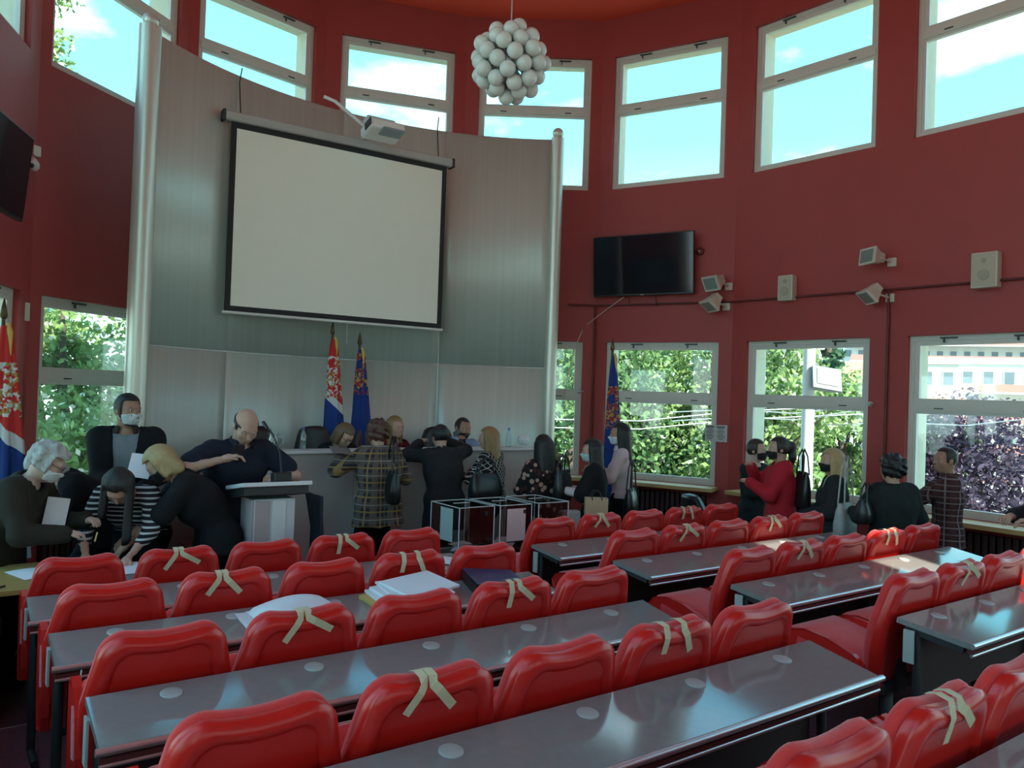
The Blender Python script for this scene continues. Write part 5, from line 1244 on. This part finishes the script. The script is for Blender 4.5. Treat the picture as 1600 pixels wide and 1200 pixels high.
# visitors at the counter
person('woman in brown plaid jacket at the counter, back turned', (*RW(3.52, 6.90).xy, 0), YD - 2, 1.66, 1.08, lean=4, head=(4, 8, 0), hair=('curly', 'auburn'), top=dict(mat=CL['white'], neck=.070, collar=CL['white']), jacket=dict(mat=CL['plaid'], hem=-.20, loose=.02), rh=(.20, .26, 1.12), lh=(-.26, .27, 1.26))
person('dark-haired visitor in navy jacket leaning on the counter', (*RW(4.28, 6.95).xy, 0), YD - 10, 1.64, 1.02, lean=14, head=(0, 14, 0), hair=('short', 'black'), top=dict(mat=CL['black']), jacket=dict(mat=CL['charcoal'], hem=-.28), rh=(.14, .34, 1.40), lh=(-.12, .40, 1.37), rel=(1, -.2, -.4))
person('blonde woman in black and white lattice blouse at the counter', (*RW(4.83, 6.90).xy, 0), YD + 28, 1.60, 1.0, lean=4, head=(14, 5, 0), hair=('long', 'darkblonde', .16), top=dict(mat=CL['lattice'], sleeve=.95, hem=-.06), rh=(.18, .26, 1.08), lh=(-.12, .34, 1.08), bottom=dict(mat=CL['black']))
person('woman with straight black hair in dark floral blouse', gp(851, 8.1), YD - 8, 1.545, 1.06, lean=0, hair=('long', 'black', .26), top=dict(mat=CL['floral'], sleeve=.9, hem=-.22, loose=.02), rh=(.14, .26, .95), lh=(-.14, .26, .95))
person('woman in pink sweater under black blazer, pale blue mask', gp(930, 8.0), YD + 42, 1.52, 1.05, lean=0, head=(8, 6, 0), hair=('long', 'dark', .20), mask=M_MASKL, top=dict(mat=CL['lpink'], sleeve=.9, hem=-.10), jacket=dict(mat=CL['black'], open=.12, hem=-.34, sleeve=.5), rh=(.10, .28, .98), lh=(-.18, .28, 1.00))
person('woman in pale pink shirt with white mask before the window', gp(972, 8.6), YD + 45, 1.69, .98, lean=0, head=(6, 4, 0), skin='tan', hair=('long', 'black', .30), mask=M_MASKW, top=dict(mat=CL['lpink'], sleeve=.8, hem=.0, collar=CL['lpink']), rh=(.12, .28, 1.14), lh=(-.12, .30, 1.12))
# people along the windows
person('woman all in black with black mask beside the window pier', gp(1184, 8.5), 215, 1.56, .98, lean=0, head=(20, 2, 0), skin='pale', hair=('short', 'brown'), mask=M_MASKB, top=dict(mat=CL['blackgrn'], sleeve=.95, hem=-.15), rh=(.05, .28, .96), lh=(-.10, .28, .98))
person('woman in bright red jacket with long dark hair', gp(1221, 7.95), YD + 42, 1.62, 1.08, lean=0, head=(6, 4, 0), hair=('pony', 'dark', .22), mask=M_MASKB, top=dict(mat=CL['black']), jacket=dict(mat=CL['red'], hem=-.16, loose=.02, sleeve=1.0), rh=(.10, .26, 1.26), lh=(-.08, .28, 1.12))
person('blonde woman in black coat with black mask', gp(1304, 7.45), YD + 40, 1.54, 1.0, lean=0, head=(4, 2, 0), hair=('long', 'blonde', .16), mask=M_MASKB, top=dict(mat=CL['white']), jacket=dict(mat=CL['charcoal'], hem=-.30, open=.05), rh=(.16, .24, .86), lh=(-.14, .24, .9))
person('woman with short curly dark hair in black suit, seen from behind', gp(1398, 6.95), YD - 30, 1.52, 1.12, lean=0, head=(8, 4, 0), hair=('curly', 'black'), top=dict(mat=CL['white'], neck=.075), jacket=dict(mat=CL['blackgrn'], hem=-.24), rh=(.18, .22, .95), lh=(-.22, .22, .98))
person('man in maroon plaid shirt with folded arms by the window', gp(1481, 7.35), YD + 35, 1.60, 1.08, female=False, lean=0, head=(22, 2, 0), skin='tan', hair=('crop', 'dark'), top=dict(mat=CL['plaidman'], sleeve=.9, hem=-.14, loose=.015, collar=CL['plaidman']), bottom=dict(mat=CL['charcoal']), rh=(-.12, .27, 1.12), lh=(.12, .30, 1.10), rel=(.9, .1, -.5), lel=(-.9, .1, -.5))
person('man in dark jacket standing at the end of the windows', gp(1668, 6.0), YD + 55, 1.84, 1.05, female=False, head=(10, 6, 0), skin='fair', hair=('short', 'dark'), top=dict(mat=CL['charcoal']), jacket=dict(mat=CL['charcoal'], open=.06), bottom=dict(mat=CL['black']), rh=(.10, .32, 1.12), lh=(-.14, .32, 1.12))

# ---- things people carry
def bag(name, loc, rz, w, h, d, mt, label, strap=None, cat='handbag'):
    b = empty(name, loc, R_(rz)); tag(b, label, cat)
    mb = MB(); rings = []
    for z, kx, ky in ((0, .86, .75), (.02, .96, 1.0), (h * .45, 1.0, 1.0), (h * .8, .92, .72), (h, .80, .30)):
        rings.append([Vector((w / 2 * kx * (abs(math.cos(a)) ** .5) * (1 if math.cos(a) > 0 else -1), d / 2 * ky * (abs(math.sin(a)) ** .6) * (1 if math.sin(a) > 0 else -1), z)) for a in [2 * math.pi * i / 20 for i in range(20)]])
    ringed(mb, rings); mb.build('body', mt, b)
    sh = strap or .20
    for y in (-.03, .03): MB().tube([(-w * .30, y, h * .93), (-w * .22, y * .6, h + sh * .7), (0, y * .4, h + sh), (w * .22, y * .6, h + sh * .7), (w * .30, y, h * .93)], .008, 6).build('strap', mt, b)
    MB().box((0, 0, h), (w * .7, .012, .012)).build('zip', M_DARK, b); return b
M_BAG = mat('black_bag_leather', (.012, .013, .014), .32, var=.15, bump=.2, bscale=30); M_BAGW = mat('grey_white_bag', (.42, .42, .40), .6, var=.2, scale=14)
def rel(x, d, z): p = at(x, 620, d); return (p.x, p.y, z)
bag('shoulder_bag', rel(618, 7.50, .86), YD + 75, .34, .30, .12, M_BAG, 'black shoulder bag hanging on the plaid jacket', .32)
bag('handbag', rel(764, 7.95, .84), YD, .38, .28, .15, M_BAG, 'large black handbag on the arm of the lattice-blouse woman', .16)
bag('handbag', rel(884, 7.9, .88), YD + 20, .26, .30, .12, M_BAG, 'black handbag on the arm of the floral-blouse woman', .16)
bag('handbag', rel(991, 8.3, .68), YD + 30, .26, .30, .12, M_BAG, 'black handbag hanging from the arm in the pale pink shirt', .30)
bag('handbag', rel(1258, 7.75, .92), YD + 60, .24, .34, .10, M_BAG, 'black bag behind the red jacket', .22)
bag('shoulder_bag', rel(1326, 7.25, .70), YD + 10, .34, .34, .13, M_BAGW, 'grey and white patterned bag hanging low from blonde woman', .42)
bag('handbag', rel(1358, 6.85, .92), YD + 10, .22, .20, .12, M_BAG, 'small black handbag held by the woman in black suit', .14)
# paper carrier bag
pb = empty('paper_bag', rel(937, 7.62, .68), R_(YD - 34)); tag(pb, 'brown paper carrier bag with black cord handles', 'paper bag')
M_KRAFT = mat('kraft_paper', (.50, .34, .21), .8, var=.05)
mb = MB()
for c, s in (((0, -.05, .14), (.21, .003, .28)), ((0, .05, .14), (.21, .003, .28)), ((-.105, 0, .14), (.003, .10, .28)), ((.105, 0, .14), (.003, .10, .28)), ((0, 0, .002), (.21, .10, .003))): mb.box(c, s)
mb.build('body', M_KRAFT, pb)
for y in (-.052, .052): MB().tube([(-.045, y, .26), (-.045, y, .31), (-.02, y, .345), (.02, y, .345), (.045, y, .31), (.045, y, .26)], .005, 6).build('handle', M_BLACK, pb)
# white carrier bag behind it
wbg = MB(); wbg.box((0, 0, .15), (.20, .10, .30), bev=.02); o = wbg.build('carrier_bag', mat('white_carrier', (.50, .48, .47), .6)); o.location = (*RW(5.06, 5.88).xy, .517); o.rotation_euler = (0, 0, R_(YD - 20)); tag(o, 'pale carrier bag beside the last ballot box', 'bag')
# papers in hands
def held(x, y, d, w, h, rx, rz, label):
    o = sheet('paper_sheet', at(x, y, d), w, h, R_(rz), label); o.rotation_euler = (R_(rx), R_(8), R_(rz)); return o
held(219, 728, 5.88, .15, .21, 50, 20, 'folded white sheet held by the man in respirator mask')
held(88, 799, 5.15, .13, .18, 70, 25, 'white paper slip held by the grey-haired woman')
pn = MB().tube([at(148, 846, 5.05), at(152, 832, 5.1)], .005, 6).build('pen', mat('pen_yellow', (.6, .5, .2), .4)); tag(pn, 'pale pen in the hand of the woman writing', 'pen')
o = MB().box((0, 0, 0), (.075, .012, .15), bev=.006).build('phone', M_BLACK); o.location = at(372, 709, 5.80); o.rotation_euler = (R_(20), R_(10), R_(20)); tag(o, 'black phone in the hand of the man at the lectern', 'phone')
o = MB().box((0, 0, 0), (.055, .010, .115), bev=.005).build('phone', M_BLACK); o.location = at(714, 676, 9.05); o.rotation_euler = (R_(-10), R_(70), R_(40)); tag(o, 'black phone at the ear of the man in pale blue', 'phone')
held(533, 704, 7.45, .20, .15, 20, 30, 'grey folder held up by the woman in plaid jacket').data.materials[0] = mat('grey_folder', (.16, .15, .15), .6)
